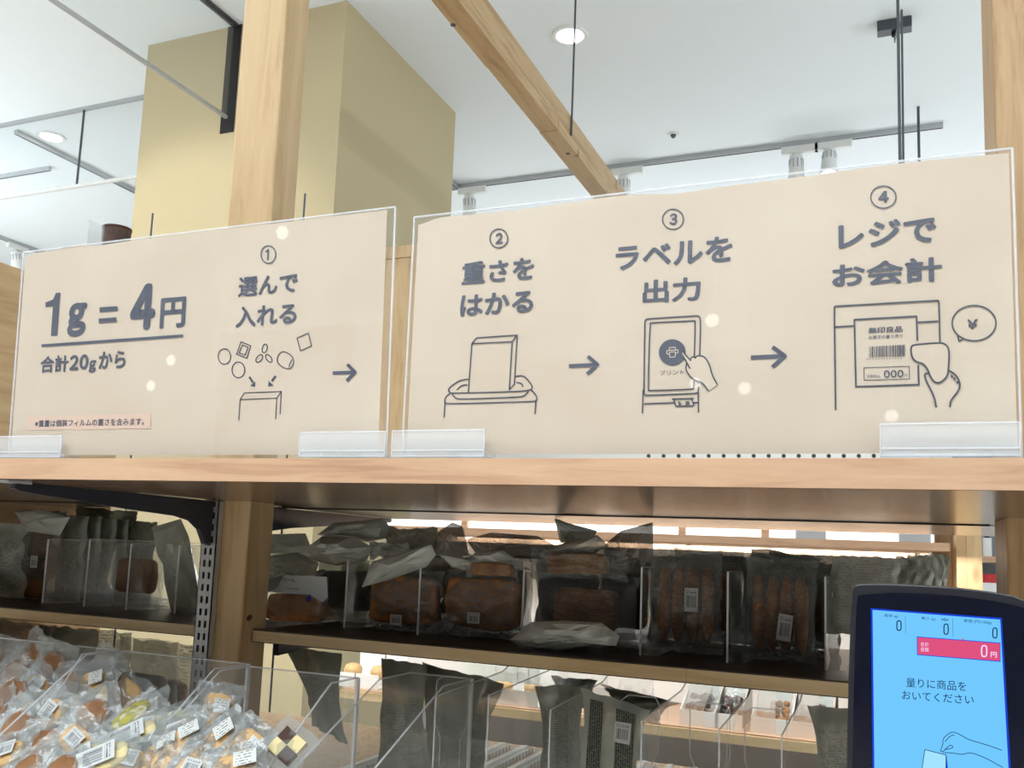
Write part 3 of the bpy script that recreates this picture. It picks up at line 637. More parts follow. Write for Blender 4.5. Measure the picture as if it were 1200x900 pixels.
# lettering on the right sign
num(s2, pl2, 0, '２', 584.8, 279.6, 10.4, 11.0, 580.6, 286.3, 589.2, 273.5)
num(s2, pl2, 0, '３', 788.8, 257.2, 12.2, 11.8, 784.4, 264.2, 793.8, 250.8)
num(s2, pl2, 0, '４', 1035.3, 231.2, 14.8, 13, 1029, 238.6, 1041.6, 224.6)
put(s2, 'step_lettering', T(pl2, 'はかる', 539, 371.5, 624.5, 346, bold=.03, mb=T(pl2, '重さを', 541, 334, 625.5, 308, bold=.028)))
put(s2, 'step_lettering', T(pl2, '出力', 753, 356.5, 821, 329, bold=.03, mb=T(pl2, 'ラベルを', 721, 317.5, 858.5, 288.5, bold=.03)))
put(s2, 'step_lettering', T(pl2, 'お会計', 975, 338, 1104.5, 310, bold=.03, mb=T(pl2, 'レジで', 982.5, 293, 1098, 263, bold=.032)))
arrow(s2, pl2, (666.8, 429), (699, 427.6), (689, 417.6), (700.5, 427.4), (688, 438.6), 4.3)
arrow(s2, pl2, (880, 419.2), (918, 417.4), (905.3, 406.8), (919.8, 417.5), (905.3, 430.4), 5)
q2 = L(5.4545, 500, 380)
drawing(s2, pl2, 'scale_drawing', q2, [[(290, 125), (268, 435), ], [(290, 125), (320, 88), (580, 70), (562, 382), (530, 420), (547, 112), (290, 125)], [(580, 70), (547, 112)],
    smooth([(268, 352), (225, 356), (190, 372), (135, 415), (150, 440), (180, 441), (400, 436), (650, 428), (685, 405), (640, 345), (612, 328), (568, 333)], 2),
    smooth([(195, 420), (215, 398), (240, 388), (262, 388)], 1), smooth([(575, 373), (600, 376), (612, 385), (616, 400)], 1), smooth([(162, 442), (185, 476), (235, 480), (580, 467), (625, 460), (652, 430)], 2),
    smooth([(152, 442), (118, 470), (115, 505), (150, 510), (670, 495), (710, 490), (700, 450), (665, 418)], 2), [(119, 490), (113, 597)], [(700, 482), (693, 575)]], 1.5)
q3 = L(6, 740, 360)
drawing(s2, pl2, 'label_printer_drawing', q3, [smooth([(480, 345), (488, 100), (478, 62), (440, 62), (130, 82), (97, 88), (95, 130), (88, 590), (92, 620), (130, 620), (440, 608), (470, 604), (473, 560)], 2),
    smooth([(443, 355), (450, 98), (440, 97), (145, 110), (130, 115), (118, 582), (125, 588), (425, 578), (440, 570), (440, 512)], 1), [(83, 580), (78, 748)], [(90, 680), (302, 672)], [(470, 585), (472, 740)], [(436, 672), (470, 671)],
    [(285, 646), (440, 643)], [(298, 648), (312, 697), (433, 695), (438, 685), (424, 645)], [(328, 668), (345, 670)], [(330, 682), (352, 681)], [(380, 668), (408, 667)], [(380, 682), (410, 681)]], 1.7)
put(s2, 'button_drawing', fill(pl2, q3(ell(288, 318, 94, 92, 0, 40)), off=O), 'ink')
mb = MB()
for pts in ([(250, 306), (328, 301), (328, 322), (312, 325)], [(250, 306), (250, 330), (268, 330)], [(268, 304), (268, 285), (310, 283), (310, 301)], [(268, 318), (270, 353), (309, 351), (310, 316)], [(266, 317), (312, 315)]):
    ribbon(pl2, q3(pts), 1.0, mb, off=O+.0003)
put(s2, 'printer_icon', mb, 'paper')
put(s2, 'button_lettering', T(pl2, 'プリント', 773.5, 440, 801.5, 434, bold=.008))
mb = fill(pl2, q3([(352, 318), (366, 318), (420, 375), (430, 352), (450, 350), (480, 344), (515, 352), (545, 400), (570, 480), (605, 545), (542, 590), (510, 545), (480, 525), (440, 510), (410, 480), (388, 440), (388, 395), (400, 405)]), off=O+.0002)
put(s2, 'hand_fill', mb, 'paper')
mb = MB()
for pts in ([(413, 435), (388, 385), (350, 325), (354, 314), (366, 318), (420, 380)], smooth([(413, 375), (425, 352), (445, 350), (450, 362), (458, 345), (480, 342), (515, 350), (548, 400), (570, 485), (607, 547)], 1), smooth([(390, 395), (382, 440), (410, 485), (445, 515), (500, 530), (542, 590)], 1)):
    ribbon(pl2, q3(pts), 1.7, mb, off=O+.0004)
put(s2, 'pointing_hand_drawing', mb, 'inkl')
q4 = L(5.4545, 960, 340)
drawing(s2, pl2, 'till_label_drawing', q4, [smooth([(105, 768), (97, 120), (99, 106), (115, 104), (755, 67), (764, 72), (766, 90), (772, 335)], 1), [(100, 237), (222, 230)], [(628, 207), (762, 200)], [(628, 325), (622, 168), (225, 190), (235, 618), (637, 605), (633, 480)]], 2.1)
put(s2, 'label_lettering', T(pl2, '無印良品', 1017.8, 391.2, 1057.8, 384, bold=.025))
put(s2, 'label_lettering', T(pl2, 'お菓子の量り売り', 1018, 397.9, 1057.8, 393.6, bold=.012))
mb = MB(); rnd = random.Random(3); u = 1018.7
while u < 1060.3:
    wd = rnd.choice((.6, .6, .9, 1.4)); s_ = -(u-1018.7)*.055
    fill(pl2, [(u, 406.3+s_), (min(u+wd, 1060.6), 406.3+s_), (min(u+wd, 1060.6), 419+s_*.6), (u, 419+s_*.6)], mb, off=O); u += wd+rnd.choice((.5, .8, 1.1))
put(s2, 'barcode_drawing', mb, 'inkl')
mb = MB()
for k in range(13): u = 1016+k*3.3; fill(pl2, [(u, 421.4-k*.08), (u+1.1, 421.4-k*.08), (u+1.1, 420.3-k*.08), (u, 420.3-k*.08)], mb, off=O)
put(s2, 'barcode_digits', mb, 'inkl')
drawing(s2, pl2, 'price_box_drawing', q4, [([(285, 497), (575, 487), (578, 568), (288, 577)], True)], .8)
mb = MB(); [T(pl2, '０', 1035.7+k*8, 443-k*.3, 1042.9+k*8, 434.2-k*.3, bold=.03, mb=mb) for k in range(3)]; T(pl2, '消費税込', 1015.2, 443.2, 1031.6, 439.4, bold=.01, mb=mb); T(pl2, '円', 1059.6, 441.8, 1063.4, 438.6, bold=.01, mb=mb)
put(s2, 'label_price_lettering', mb)
dev = smooth([(586, 395), (588, 360), (612, 350), (760, 338), (800, 342), (832, 375), (826, 515), (815, 560), (765, 599), (722, 582), (680, 475), (620, 460), (595, 435)], 2, True)
put(s2, 'device_fill', fill(pl2, q4(dev), off=O+.0002), 'paper')
mb = ribbon(pl2, q4(dev), 2.1, closed=True, off=O+.0004)
for pts in (smooth([(700, 532), (672, 535), (680, 575), (735, 680), (748, 750)], 1), smooth([(830, 515), (870, 540), (900, 590), (895, 640), (840, 705), (835, 750)], 1), [(843, 545), (853, 560)], [(860, 558), (870, 578)], [(878, 582), (888, 600)]):
    ribbon(pl2, q4(pts), 2.1, mb, off=O+.0004)
put(s2, 'reader_hand_drawing', mb, 'inkl')
mb = ribbon(pl2, q4([p for p in ell(990, 212, 140, 113, 0, 40)]), 1.8, closed=True, off=O); ribbon(pl2, q4([(885, 290), (893, 328), (925, 312)]), 1.6, mb, off=O)
T(pl2, '￥', 1133.6, 386, 1146, 374.6, bold=.03, mb=mb); put(s2, 'speech_bubble_drawing', mb, 'inkl')
# clear card stands
def stand(uL, uR, vt, lab):
    a, b_ = AY(uL, 530, 1.008), AY(uR, 530, 1.008); z1_ = AY(uL, vt, 1.008).z
    x0, x1 = a.x, b_.x
    s = thing('card_stand', lab, 'sign stand', ((x0+x1)/2, 1.02, ZB1))
    obj('base', MB().box(x0, x1, 1.006, 1.06, ZB1+.0003, ZB1+.0035), M['acrh'], s)
    obj('front_lip', MB().box(x0, x1, 1.0065, 1.0085, ZB1+.0035, z1_), M['acrh'], s)
    obj('back_lip', MB().box(x0, x1, 1.04, 1.042, ZB1+.0035, z1_-.002), M['acr'], s)
    e = MB()
    for z_ in (ZB1+.0035, ZB1+.0105, z1_): e.box(x0, x1, 1.0055, 1.0065, z_-.001, z_+.0006)
    for x in (x0, x1-.001): e.box(x, x+.001, 1.0055, 1.0085, ZB1+.003, z1_)
    obj('moulded_edges', e, M['aedge'], s)
    c_ = MB()
    for f0, f1 in ((0, .25), (.72, 1)): c_.box(x0+(x1-x0)*f0, x0+(x1-x0)*f1, 1.0085, 1.014, ZB1+.0035, ZB1+.0075)
    obj('inner_blocks', c_, M['aedge'], s)
stand(-8, 72, 512, 'clear plastic stand under the left corner of the left sign')
stand(351, 452, 507, 'clear plastic stand under the right corner of the left sign')
stand(459, 568, 505, 'clear plastic stand under the left corner of the right sign')
stand(1031, 1196, 497, 'clear plastic stand under the right corner of the right sign')
# ---------------------------------------------------------------- things beyond the signs
s = thing('side_panel', 'tall wooden end panel at the left edge behind the left sign', 'panel', (-2.215, 1.95, 0))
obj('panel_board', MB().box(-2.23, -2.2, 1.25, 2.2, 0, H+.715), M['beam'], s)
obj('top_edge', MB().box(-2.23, -2.2, 1.25, 2.2, H+.7151, H+.7165), M['edge'], s)
x0, x1 = AY(440, 400, 3.26).x, AY(530, 400, 3.26).x; z1_ = AY(470, 288, 3.26).z
s = thing('display_cabinet', 'wooden cabinet end seen in the gap between the two signs', 'cabinet', ((x0+x1)/2, 3.3, H+.079))
obj('carcass', MB().box(x0, x1, 3.272, 3.39, H+.079, z1_-.003), M['beam'], s)
obj('top_rail', MB().box(x0, x1, 3.26, 3.272, z1_-.05, z1_), M['post'], s)
xm = AY(478, 400, 3.26).x
obj('stile', MB().box(xm, xm+.05, 3.26, 3.272, H+.079, z1_-.051), M['post'], s); obj('door_panel', MB().box(x0, xm-.002, 3.265, 3.272, H+.079, z1_-.051), M['post'], s)
a = AY(101, 285, 2.35); b_ = AY(150, 285, 2.35)
s = thing('acrylic_box', 'small clear acrylic box standing above the left sign', 'box', (a.x, 2.35, a.z-.05))
x1 = AY(122, 270, 2.35).x; zt_ = AY(103, 257, 2.35).z
for nm, bb in (('front_panel', (a.x, x1, 2.35, 2.352)), ('back_panel', (a.x, x1, 2.45, 2.452)), ):
    obj(nm, MB().box(bb[0], bb[1], bb[2], bb[3], a.z-.05, zt_), M['acr'], s)
obj('side_panel', MB().box(a.x, a.x+.002, 2.352, 2.45, a.z-.05, zt_), M['acrh'], s)
obj('shelf_plate', MB().box(a.x, b_.x+.05, 2.34, 2.46, a.z-.058, a.z-.0505), M['beam'], s)
obj('support', MB().box(a.x+.1, a.x+.14, 2.38, 2.42, 0, a.z-.058), M['beam'], s)
p = AY(136.5, 277, 2.4); rd = (AY(149, 277, 2.4).x-AY(124.5, 277, 2.4).x)/2
s = thing('wicker_pot', 'dark brown round pot standing just above the left sign', 'pot', (p.x, 2.4, a.z-.05))
mb = MB().cyl((p.x, 2.4, 0), rd*.94, a.z-.05, AY(136, 269, 2.4).z, 28, r1=rd); obj('body', mb, bread('dark_wicker', (58, 44, 38), (92, 72, 62)), s)
obj('rim', MB().cyl((p.x, 2.4, 0), rd*1.03, AY(136, 269, 2.4).z-.004, AY(136, 268, 2.4).z, 28), M['choc'], s)
# far shelving unit
fx0, fx1 = -1.8, .142
s = thing('far_shelf_board', 'pale wooden top board of the far shelving unit, seen below the near board', 'shelf', (-.8, 3.15, H+.055))
obj('board_panel', MB().box(fx0, fx1, 3.0, 3.4, H+.055, H+.078), M['board'], s); obj('price_rail', MB().box(fx0, .09, 2.985, 2.999, H+.03, H+.05), M['board'], s)
M['lit'] = emit('backlit_white_panel', (255, 252, 246), 2.4)
s = thing('light_box', 'long backlit white panel standing on the far wooden board', 'light box', (-.8, 3.2, H+.08))
obj('lit_face', MB().box(fx0, .105, 3.2, 3.205, H+.08, H+.19), M['lit'], s)
obj('back_case', MB().box(fx0, .11, 3.206, 3.25, H+.0785, H+.2), M['whitep'], s)
for k, u in enumerate((545, 800, 897)):
    p = AY(u, 615, 3.19); obj('wooden_stop', MB().box(p.x-.012, p.x+.012, 3.18, 3.1995, H+.08, H+.15), M['board'], s)
for (u0, u1, lab) in ((932, 968, 'left grey price holder on the far wooden board'), (1053, 1091, 'right grey price holder on the far wooden board')):
    a, b_ = AY(u0, 630, 3.03), AY(u1, 630, 3.03)
    s = thing('price_holder', lab, 'price holder', (a.x, 3.03, H+.078)); obj('plate', MB().box(a.x, b_.x, 3.03, 3.034, H+.0785, H+.102), M['grey'], s, bevel=.001); obj('foot', MB().box(a.x, b_.x, 3.034, 3.06, H+.0785, H+.081), M['grey'], s)
s = thing('far_side_panel', 'wooden end post of the far shelving unit beside the right post', 'post', (.2, 3.1, 0))
for a, b_, mt in ((.161, .187, 'post2'), (.1875, .226, 'post')): obj('stave', MB().box(a, b_, 3.05, 3.4, 0, H+.3), M[mt], s)
obj('inner_panel', MB().box(.105, .1605, 3.3, 3.32, 0, H+.3), M['post2'], s)
s = thing('far_back_panel', 'white back panel of the far shelving unit behind its trays', 'panel', (-.9, 3.4, H-.9))
obj('panel_board', MB().box(fx0, .1, 3.402, 3.42, H-.9, H+.05), M['wallw'], s)
s = thing('far_shelf_board', 'lower pale wooden shelf of the far unit, under the white trays', 'shelf', (-.8, 3.1, H-.53))
obj('board_panel', MB().box(fx0, .1, 2.95, 3.4, H-.535, H-.5), M['board'], s); obj('price_rail', MB().box(fx0, .1, 2.94, 2.9495, H-.533, H-.505), M['edge'], s)
s = thing('far_shelf_board', 'dark base shelf of the far unit below the trays', 'shelf', (-.8, 3.1, H-.8)); obj('board_panel', MB().box(fx0, .1, 2.8, 3.4, H-.85, H-.82), M['darktop'], s); obj('price_rail', MB().box(fx0, .1, 2.79, 2.799, H-.85, H-.822), M['whitep'], s)
# glimpse of a more distant shelf right of the far post
s = thing('distant_shelf', 'distant shelf with bottles glimpsed between the far post and the right post', 'shelf', (.42, 5.2, 0))
obj('back_panel', MB().box(.28, 1.2, 5.5, 5.52, 0, H+.6), plain('blue_grey_panel', (120, 128, 140), .6), s)
zz = AY(1160, 652, 5.2).z
obj('shelf_plank', MB().box(.28, 1.2, 5.2, 5.499, zz-.03, zz), M['board'], s)
for (u, lab, mt, r_, h_) in ((1157, 'small white bottle on the distant shelf', 'whitep', .02, .09),):
    p = AY(u, 640, 5.25); o = thing('bottle', lab, 'bottle', (p.x, 5.25, zz)); obj('body', MB().cyl((p.x, 5.25, 0), r_, zz+.0005, zz+h_, 20), M[mt], o); obj('cap', MB().cyl((p.x, 5.25, 0), r_*.5, zz+h_, zz+h_+.03, 16), M['dark'], o)
p = AY(1158, 688, 5.0); o = thing('container', 'small white carton with a red lid beyond the far post', 'carton', (p.x, 5, p.z-.1))
obj('body', MB().box(p.x-.05, p.x+.07, 4.95, 5.05, 0.0005, p.z+.02), M['whitep'], o); obj('lid', MB().cyl((p.x, 5, 0), .035, p.z+.0205, p.z+.06, 16), plain('red_lid', (190, 40, 50), .5), o)
# ---------------------------------------------------------------- packages
def blob(w_, d, h, e=.55, n=18, m=10, noise_=.0, seed=0):
    mb = MB(); A = []
    sg = lambda c, p: math.copysign(abs(c)**p, c)
    for i in range(m+1):
        ph = -PI/2+PI*i/m
        for j in range(n):
            th = 2*PI*j/n
            p = Vector((w_/2*sg(math.cos(ph), e)*sg(math.cos(th), e), d/2*sg(math.cos(ph), e)*sg(math.sin(th), e), h/2*sg(math.sin(ph), e)))
            if noise_: p *= 1+noise_*noise.noise(p*30+Vector((seed, 0, 0)))
            A.append(p)
    mb.add(A, [(i*n+j, i*n+(j+1) % n, (i+1)*n+(j+1) % n, (i+1)*n+j) for i in range(m) for j in range(n)])
    return mb
def pouch_mesh(w_, h, d, seed=0, crimp=.07, N=22, wr=.006, e1=.5, e2=.6, lean=0, cf=3.4):
    mb = MB(); A = []; uv = []
    for side in (-1, 1):
        for i in range(N+1):
            for j in range(N+1):
                a, b_ = i/N, j/N
                bb = min(max((b_-crimp)/(1-2*crimp), 0), 1)
                prof = (math.sin(PI*a)**e1 if 0 < a < 1 else 0)*(math.sin(PI*bb)**e2 if 0 < bb < 1 else 0)
                x = (a-.5)*w_*(1-.10*(d/w_)*math.sin(PI*bb)); z = b_*h
                nz_ = noise.noise(Vector((a*3.1+seed*3.7, b_*3.3, seed*1.3)))
                dd = noise.voronoi(Vector((a*cf+seed*3, b_*cf*min(max(h/max(w_, .01), .6), 1.7)+side*5, seed*2.1)))[0]
                nf = min((dd[1]-dd[0])*1.5, 1)
                x += wr*1.2*noise.noise(Vector((b_*6, seed*5.1, a*2))); z += wr*noise.noise(Vector((a*7, seed*2.7, 9)))
                y = side*prof*d/2*(1+.35*nz_)+wr*1.6*noise.noise(Vector((a*5+seed, b_*4, 3)))+(side*(nf-.5)*wr*1.7 if prof > 0 else side*.0004)+lean*b_*b_
                A.append((x, y, z)); uv.append((a, b_) if side < 0 else (1-a, b_))
    K = (N+1)**2; f = []
    for s_ in (0, 1):
        for i in range(N):
            for j in range(N):
                q_ = (s_*K+i*(N+1)+j, s_*K+(i+1)*(N+1)+j, s_*K+(i+1)*(N+1)+j+1, s_*K+i*(N+1)+j+1)
                f.append(q_ if s_ == 0 else q_[::-1])
    mb.add(A, f, 0, uv); return mb
def quad_tag(root, x, y, z, w_, h, mat, nm='barcode_label', tilt=0):
    mb = MB(); mb.T = Matrix.Translation((x, y, z)) @ Matrix.Rotation(tilt, 4, 'Y')
    mb.add([(-w_/2, 0, -h/2), (w_/2, 0, -h/2), (w_/2, 0, h/2), (-w_/2, 0, h/2)], [(0, 1, 2, 3)], 0, [(0, 0), (1, 0), (1, 1), (0, 1)])
    o = obj(nm, mb, mat, root, local=True); o.parent = [c for c in root.children if c.name.startswith('wrapper')][0]; return o
seedc = [0]
def package(name, label, cat, loc, w_, h, d, fm, content=None, cm=None, rot=(0, 0, 0), tag=None, group=None, crimp=.07, wr=.006, e1=.5, e2=.6, cscale=(.82, .7, .6), coff=0, lean=0, cf=3.4):
    if content in ('loaf', 'sticks') and e1 == .5: e1, e2 = .28, .34
    seedc[0] += 1; sd = seedc[0]
    r = thing(name, label, cat, loc, rot, group)
    obj('wrapper', pouch_mesh(w_, h, d, sd*1.37, crimp, wr=wr, e1=e1, e2=e2, lean=lean, cf=cf), M[fm], r, smooth=True, local=True)
    if content == 'loaf':
        mb = blob(w_*min(cscale[0], .88), d*cscale[1]*.62, h*min(cscale[2], .76), .3, noise_=.1, seed=sd)
        mb.v = [(x, y, z+h/2+coff*h) for x, y, z in mb.v]; obj('bread', mb, M[cm], r, smooth=True, local=True)
    elif content == 'sticks':
        n = 4
        for k in range(n):
            mb = blob(w_*cscale[0]/n*.95, d*cscale[1], h*cscale[2], .7, 12, 8, .15, sd+k)
            xx = (k-(n-1)/2)*w_*cscale[0]/n; mb.v = [(x+xx, y, z+h*.46) for x, y, z in mb.v]; obj('biscuit', mb, M[cm], r, smooth=True, local=True)
    elif content == 'cookies':
        for k in range(3):
            mb = blob(w_*.6, d*.6, w_*.6, .8, 16, 8, .08, sd+k); zz = h*(.22+.2*k)
            mb.v = [(x+(.1*w_ if k % 2 else -.08*w_), y*.8, z+zz) for x, y, z in mb.v]; obj('cookie', mb, M[cm], r, smooth=True, local=True)
    if tag: quad_tag(r, tag[0]*w_, -d/2*1.12-.002, tag[1]*h, tag[2], tag[3], M[tag[4] if len(tag) > 4 else 'bar1'], tilt=tag[5] if len(tag) > 5 else 0)
    return r
def place(name, label, box, y, d, fm, base=None, yaw=0, pitch=0, roll=0, **k):
    u0, v0, u1, v1 = box; um, vm = (u0+u1)/2, (v0+v1)/2
    x0, x1 = AY(u0, vm, y).x, AY(u1, vm, y).x; z1_ = AY(um, v0, y).z; z0 = AY(um, v1, y).z
    if base is not None: z0 = base
    w_, h = x1-x0, z1_-z0; cx = (x0+x1)/2
    if roll:   # lying on its side: the seal ends point left and right
        ca = math.radians(roll)
        # local z turned towards +x by roll
        W_, H_ = (h, w_) if abs(abs(roll)-90) < 30 else (w_, h)
        if abs(abs(roll)-90) < 30: H_ = w_/abs(math.sin(ca)) if abs(math.sin(ca)) > .5 else w_; W_ = max(h-H_*abs(math.cos(ca)), h*.55)
        m = Vector((cx, y, (z0+z1_)/2)); ax = Vector((math.sin(ca), 0, math.cos(ca)))
        loc = m-ax*H_/2
        return package(name, label, k.pop('cat', 'snack bag'), loc, W_, H_, d, fm, rot=(math.radians(pitch), ca, math.radians(yaw)), **k)
    return package(name, label, k.pop('cat', 'snack bag'), (cx, y, z0), w_, h, d, fm, rot=(math.radians(pitch), 0, math.radians(yaw)), **k)
ZS = ZM1+.0008
M['f_darkc'] = film('dark_crumpled_film', .72, (112, 112, 104), 0, rough=.12)
def facet_bag(label, outl, y, d, mat):
    # a stiff film bag with crisp folds: silhouette ring, two inner rings and a ridge, on both sides
    seedc[0] += 1; rr = random.Random(seedc[0]*7+1)
    o3 = [AY(u, v, y) for u, v in outl]; P_ = []
    for i, p in enumerate(o3): P_ += [p, p.lerp(o3[(i+1) % len(o3)], rr.uniform(.4, .6))]
    n = len(P_); c = sum(P_, Vector())/n; zmin = min(p.z for p in P_)
    lx = max(p.x for p in P_)-min(p.x for p in P_)
    r = thing('snack_bag', label, 'snack bag', (c.x, y, zmin)); mb = MB()
    for sg in (-1, 1):
        rings = [P_]
        for k, (f_, dd) in enumerate(((.82, .45), (.5, .85), (.2, 1.0))):
            rings.append([Vector((c.x+(p.x-c.x)*f_+rr.uniform(-1, 1)*.035*lx, y+sg*d/2*dd*rr.uniform(.72, 1.12), c.z+(p.z-c.z)*f_*rr.uniform(.92, 1.08))) for p in P_])
        A = [p for rg in rings for p in rg]+[Vector((c.x, y+sg*d/2, c.z))]
        fs = []
        for k in range(3):
            for i in range(n):
                a, b_, c_, e_ = k*n+i, k*n+(i+1) % n, (k+1)*n+(i+1) % n, (k+1)*n+i
                fs += [(a, b_, c_), (a, c_, e_)] if rr.random() < .5 else [(a, b_, e_), (b_, c_, e_)]
        fs += [(3*n+i, 3*n+(i+1) % n, 4*n) for i in range(n)]
        mb.add(A, [f if sg < 0 else f[::-1] for f in fs])
    obj('wrapper', mb, M[mat], r); return r
# --- middle shelf, right of the post
facet_bag('grey-green bag at the back left of the middle shelf, beside the pine post', [(308, 626), (358, 625), (364, 640), (345, 651), (308, 650)], 1.98, 0.07, 'f_grey')
facet_bag('wide grey-green bag under the back left one, beside the pine post', [(306, 652), (350, 647), (374, 660), (362, 692), (306, 694)], 1.93, 0.08, 'f_grey')
facet_bag('flat grey bag topmost in the pile right of the pine post', [(371, 627), (390, 613), (450, 607), (457, 618), (452, 631), (430, 635), (395, 632)], 1.84, 0.08, 'f_grey')
facet_bag('grey-topped roll bag directly under the flat topmost grey bag', [(350, 648), (378, 628), (415, 629), (436, 641), (430, 657), (395, 663), (370, 658)], 1.78, 0.09, 'f_white')
place('bread_roll_bag', 'clear bag with a dark wrapped bread behind the golden roll bag', (372, 655, 432, 733), 1.85, .07, 'f_pur', base=ZS, content='loaf', cm='choc')
rb_ = place('bread_roll_bag', 'golden bread roll in a bag with white printed header and a blue diamond emblem', (312, 674, 384, 735), 1.7, .07, 'f_clear', base=ZS, content='loaf', cm='bread', cscale=(.86, .8, .55), coff=-.17, cat='bread bag')
place('bread_bag', 'brown sliced bread pack with a barcode label under the slanting white bag', (432, 668, 520, 741), 1.74, .075, 'f_textw', base=ZS, content='loaf', cm='bread', cscale=(.95, .85, .88), tag=(.02, .2, .026, .02), cat='bread bag')
facet_bag('pale bag slanting down to the left above the brown bread pack', [(424, 688), (436, 658), (505, 638), (511, 650), (500, 664), (455, 680)], 1.69, 0.05, 'f_white')
facet_bag('dark crumpled clear bag leaning at the top of the pile, above the slanting bag', [(505, 652), (515, 622), (530, 612), (541, 616), (550, 650), (530, 656)], 1.78, 0.06, 'f_darkc')
place('snack_bag', 'grey printed bag lying behind the dark crumpled one', (452, 618, 512, 648), 1.86, .05, 'f_greyt', roll=90)
place('snack_bag', 'small bag with a blue diamond emblem between the topmost bag and the slanting bag', (433, 636, 480, 655), 1.79, .03, 'f_pale', roll=90)
place('bread_bag', 'wide bread pack with dark print and a barcode label, centre of the middle shelf', (521, 668, 614, 748), 1.74, .08, 'f_textw', base=ZS, content='loaf', cm='bread', cscale=(.97, .85, .9), tag=(.0, .3, .026, .021), cat='bread bag')
facet_bag('roll bag with pale header lying on the wide central bread pack', [(514, 650), (548, 655), (560, 645), (590, 645), (622, 668), (590, 669), (555, 671), (530, 665)], 1.71, 0.05, 'f_white')
place('bread_bag', 'golden roll showing through the front of the bag on the central bread pack', (545, 656, 608, 678), 1.69, .05, 'f_clear', roll=90, content='loaf', cm='bread', cscale=(.7, .8, .85), cat='bread bag')
facet_bag('brownish translucent bag lying at the back above the central breads', [(546, 632), (575, 624), (630, 628), (652, 640), (640, 656), (560, 652)], 1.82, 0.07, 'f_darkc')
place('bread_bag', 'dark bread pack standing behind the white bag at the shelf front', (628, 673, 748, 756), 1.76, .08, 'f_pur', base=ZS, content='loaf', cm='bread', cscale=(.6, .8, .6), cat='bread bag')
place('bread_bag', 'long golden roll bag topmost on the stack left of the biscuit sticks', (622, 640, 735, 682), 1.72, .06, 'f_text', roll=88, content='loaf', cm='bread', cscale=(.65, .9, .62), cat='bread bag')
facet_bag('grey bag header folded over the long golden roll', [(622, 646), (700, 627), (714, 640), (690, 652), (640, 657)], 1.74, 0.04, 'f_grey')
facet_bag('grey bag standing at the back left of the long golden roll', [(650, 607), (666, 613), (700, 622), (694, 634), (668, 638), (656, 636)], 1.88, 0.04, 'f_grey')
facet_bag('dark grey bag with a raised right corner beside the biscuit sticks', [(706, 640), (728, 622), (765, 612), (766, 660), (748, 690), (712, 672)], 1.8, 0.06, 'f_darkc')
facet_bag('white pointed bag lying at the front of the middle shelf', [(597, 750), (622, 729), (660, 727), (705, 730), (726, 745), (722, 757), (690, 758), (650, 763), (610, 758)], 1.62, 0.07, 'f_white')
bs = 'biscuit sticks in a printed bag with a barcode label, '
place('biscuit_bag', bs+'left one beside the dark breads', (762, 644, 846, 768), 1.76, .06, 'f_text', base=ZS, content='sticks', cm='stick', cscale=(.78, .6, .74), tag=(.1, .52, .024, .042), yaw=6, cat='biscuit bag', group='bags of biscuit sticks')
place('biscuit_bag', 'printed clear bag of biscuit sticks behind the left one, only its top showing', (790, 640, 872, 766), 1.9, .06, 'f_text', base=ZS, content='sticks', cm='stick', cscale=(.62, .7, .6), cat='biscuit bag', group='bags of biscuit sticks')
place('biscuit_bag', bs+'right one near the touch screen', (872, 655, 958, 775), 1.75, .06, 'f_text', base=ZS, content='sticks', cm='stick', cscale=(.78, .6, .74), tag=(.12, .34, .024, .045, 'bar1', .12), yaw=-6, cat='biscuit bag', group='bags of biscuit sticks')
place('biscuit_bag', 'printed clear bag of dark biscuit sticks behind the right one, leaning right', (900, 648, 985, 766), 1.88, .06, 'f_text', base=ZS, content='sticks', cm='choc', cscale=(.62, .7, .6), yaw=-10, cat='biscuit bag', group='bags of biscuit sticks')
place('snack_bag', 'grey flap of a bag lying across the back of the right biscuit bags', (880, 643, 962, 668), 1.97, .03, 'f_greyt', roll=96)
place('snack_bag', 'pale printed pouch just left of the top corner of the touch screen', (972, 652, 1056, 745), 1.82, .05, 'f_pale', yaw=-8)
for k in range(4): place('snack_bag', ['pale green pouch, frontmost of the row right of the printed pale pouch', 'second pale green pouch of the row above the touch screen', 'third pale green pouch of the row above the touch screen', 'rearmost pale green pouch above the touch screen, at the far post'][k], (1040+k*11, 655-k*2, 1094+k*6, 730), 1.98+.035*k, .02, 'f_pale', yaw=-8-k*2, group='row of pale green pouches')
for k, (u0, u1, v0, y, mt, cm, lab) in enumerate(((398, 470, 660, 1.92, 'f_pur', 'bread', 'bread pack deep in the shelf behind the pack with the slanting white bag'), (470, 548, 652, 1.98, 'f_dark', 'bread', 'dark bread pack deep in the shelf left of the central bread'),
        (545, 625, 650, 1.93, 'f_pur', 'bread', 'bread pack deep in the shelf behind the central bread'), (628, 702, 650, 1.96, 'f_dark', 'bread', 'dark bread pack deep in the shelf behind the stack of rolls'), (700, 765, 655, 1.92, 'f_pur', 'choc', 'dark pack deep in the shelf left of the left biscuit sticks'),
        (760, 812, 652, 2.03, 'f_dark', 'stick', 'dark pack deep in the shelf behind the left biscuit sticks'), (806, 872, 650, 2.04, 'f_dark', 'choc', 'dark pack deep in the shelf between the two bags of biscuit sticks'), (868, 925, 655, 2.03, 'f_dark', 'choc', 'dark pack deep in the shelf behind the right biscuit sticks'), (922, 985, 660, 2.05, 'f_dark', 'choc', 'dark pack deep in the shelf left of the touch screen'),
        (335, 402, 668, 1.97, 'f_dark', 'bread', 'dark pack deep in the shelf behind the golden roll bag'))):
    place('bread_bag', lab, (u0, v0, u1, 745), y, .05, mt, base=ZS, content='loaf', cm=cm, cscale=(.8, .7, .7), cat='bread bag')
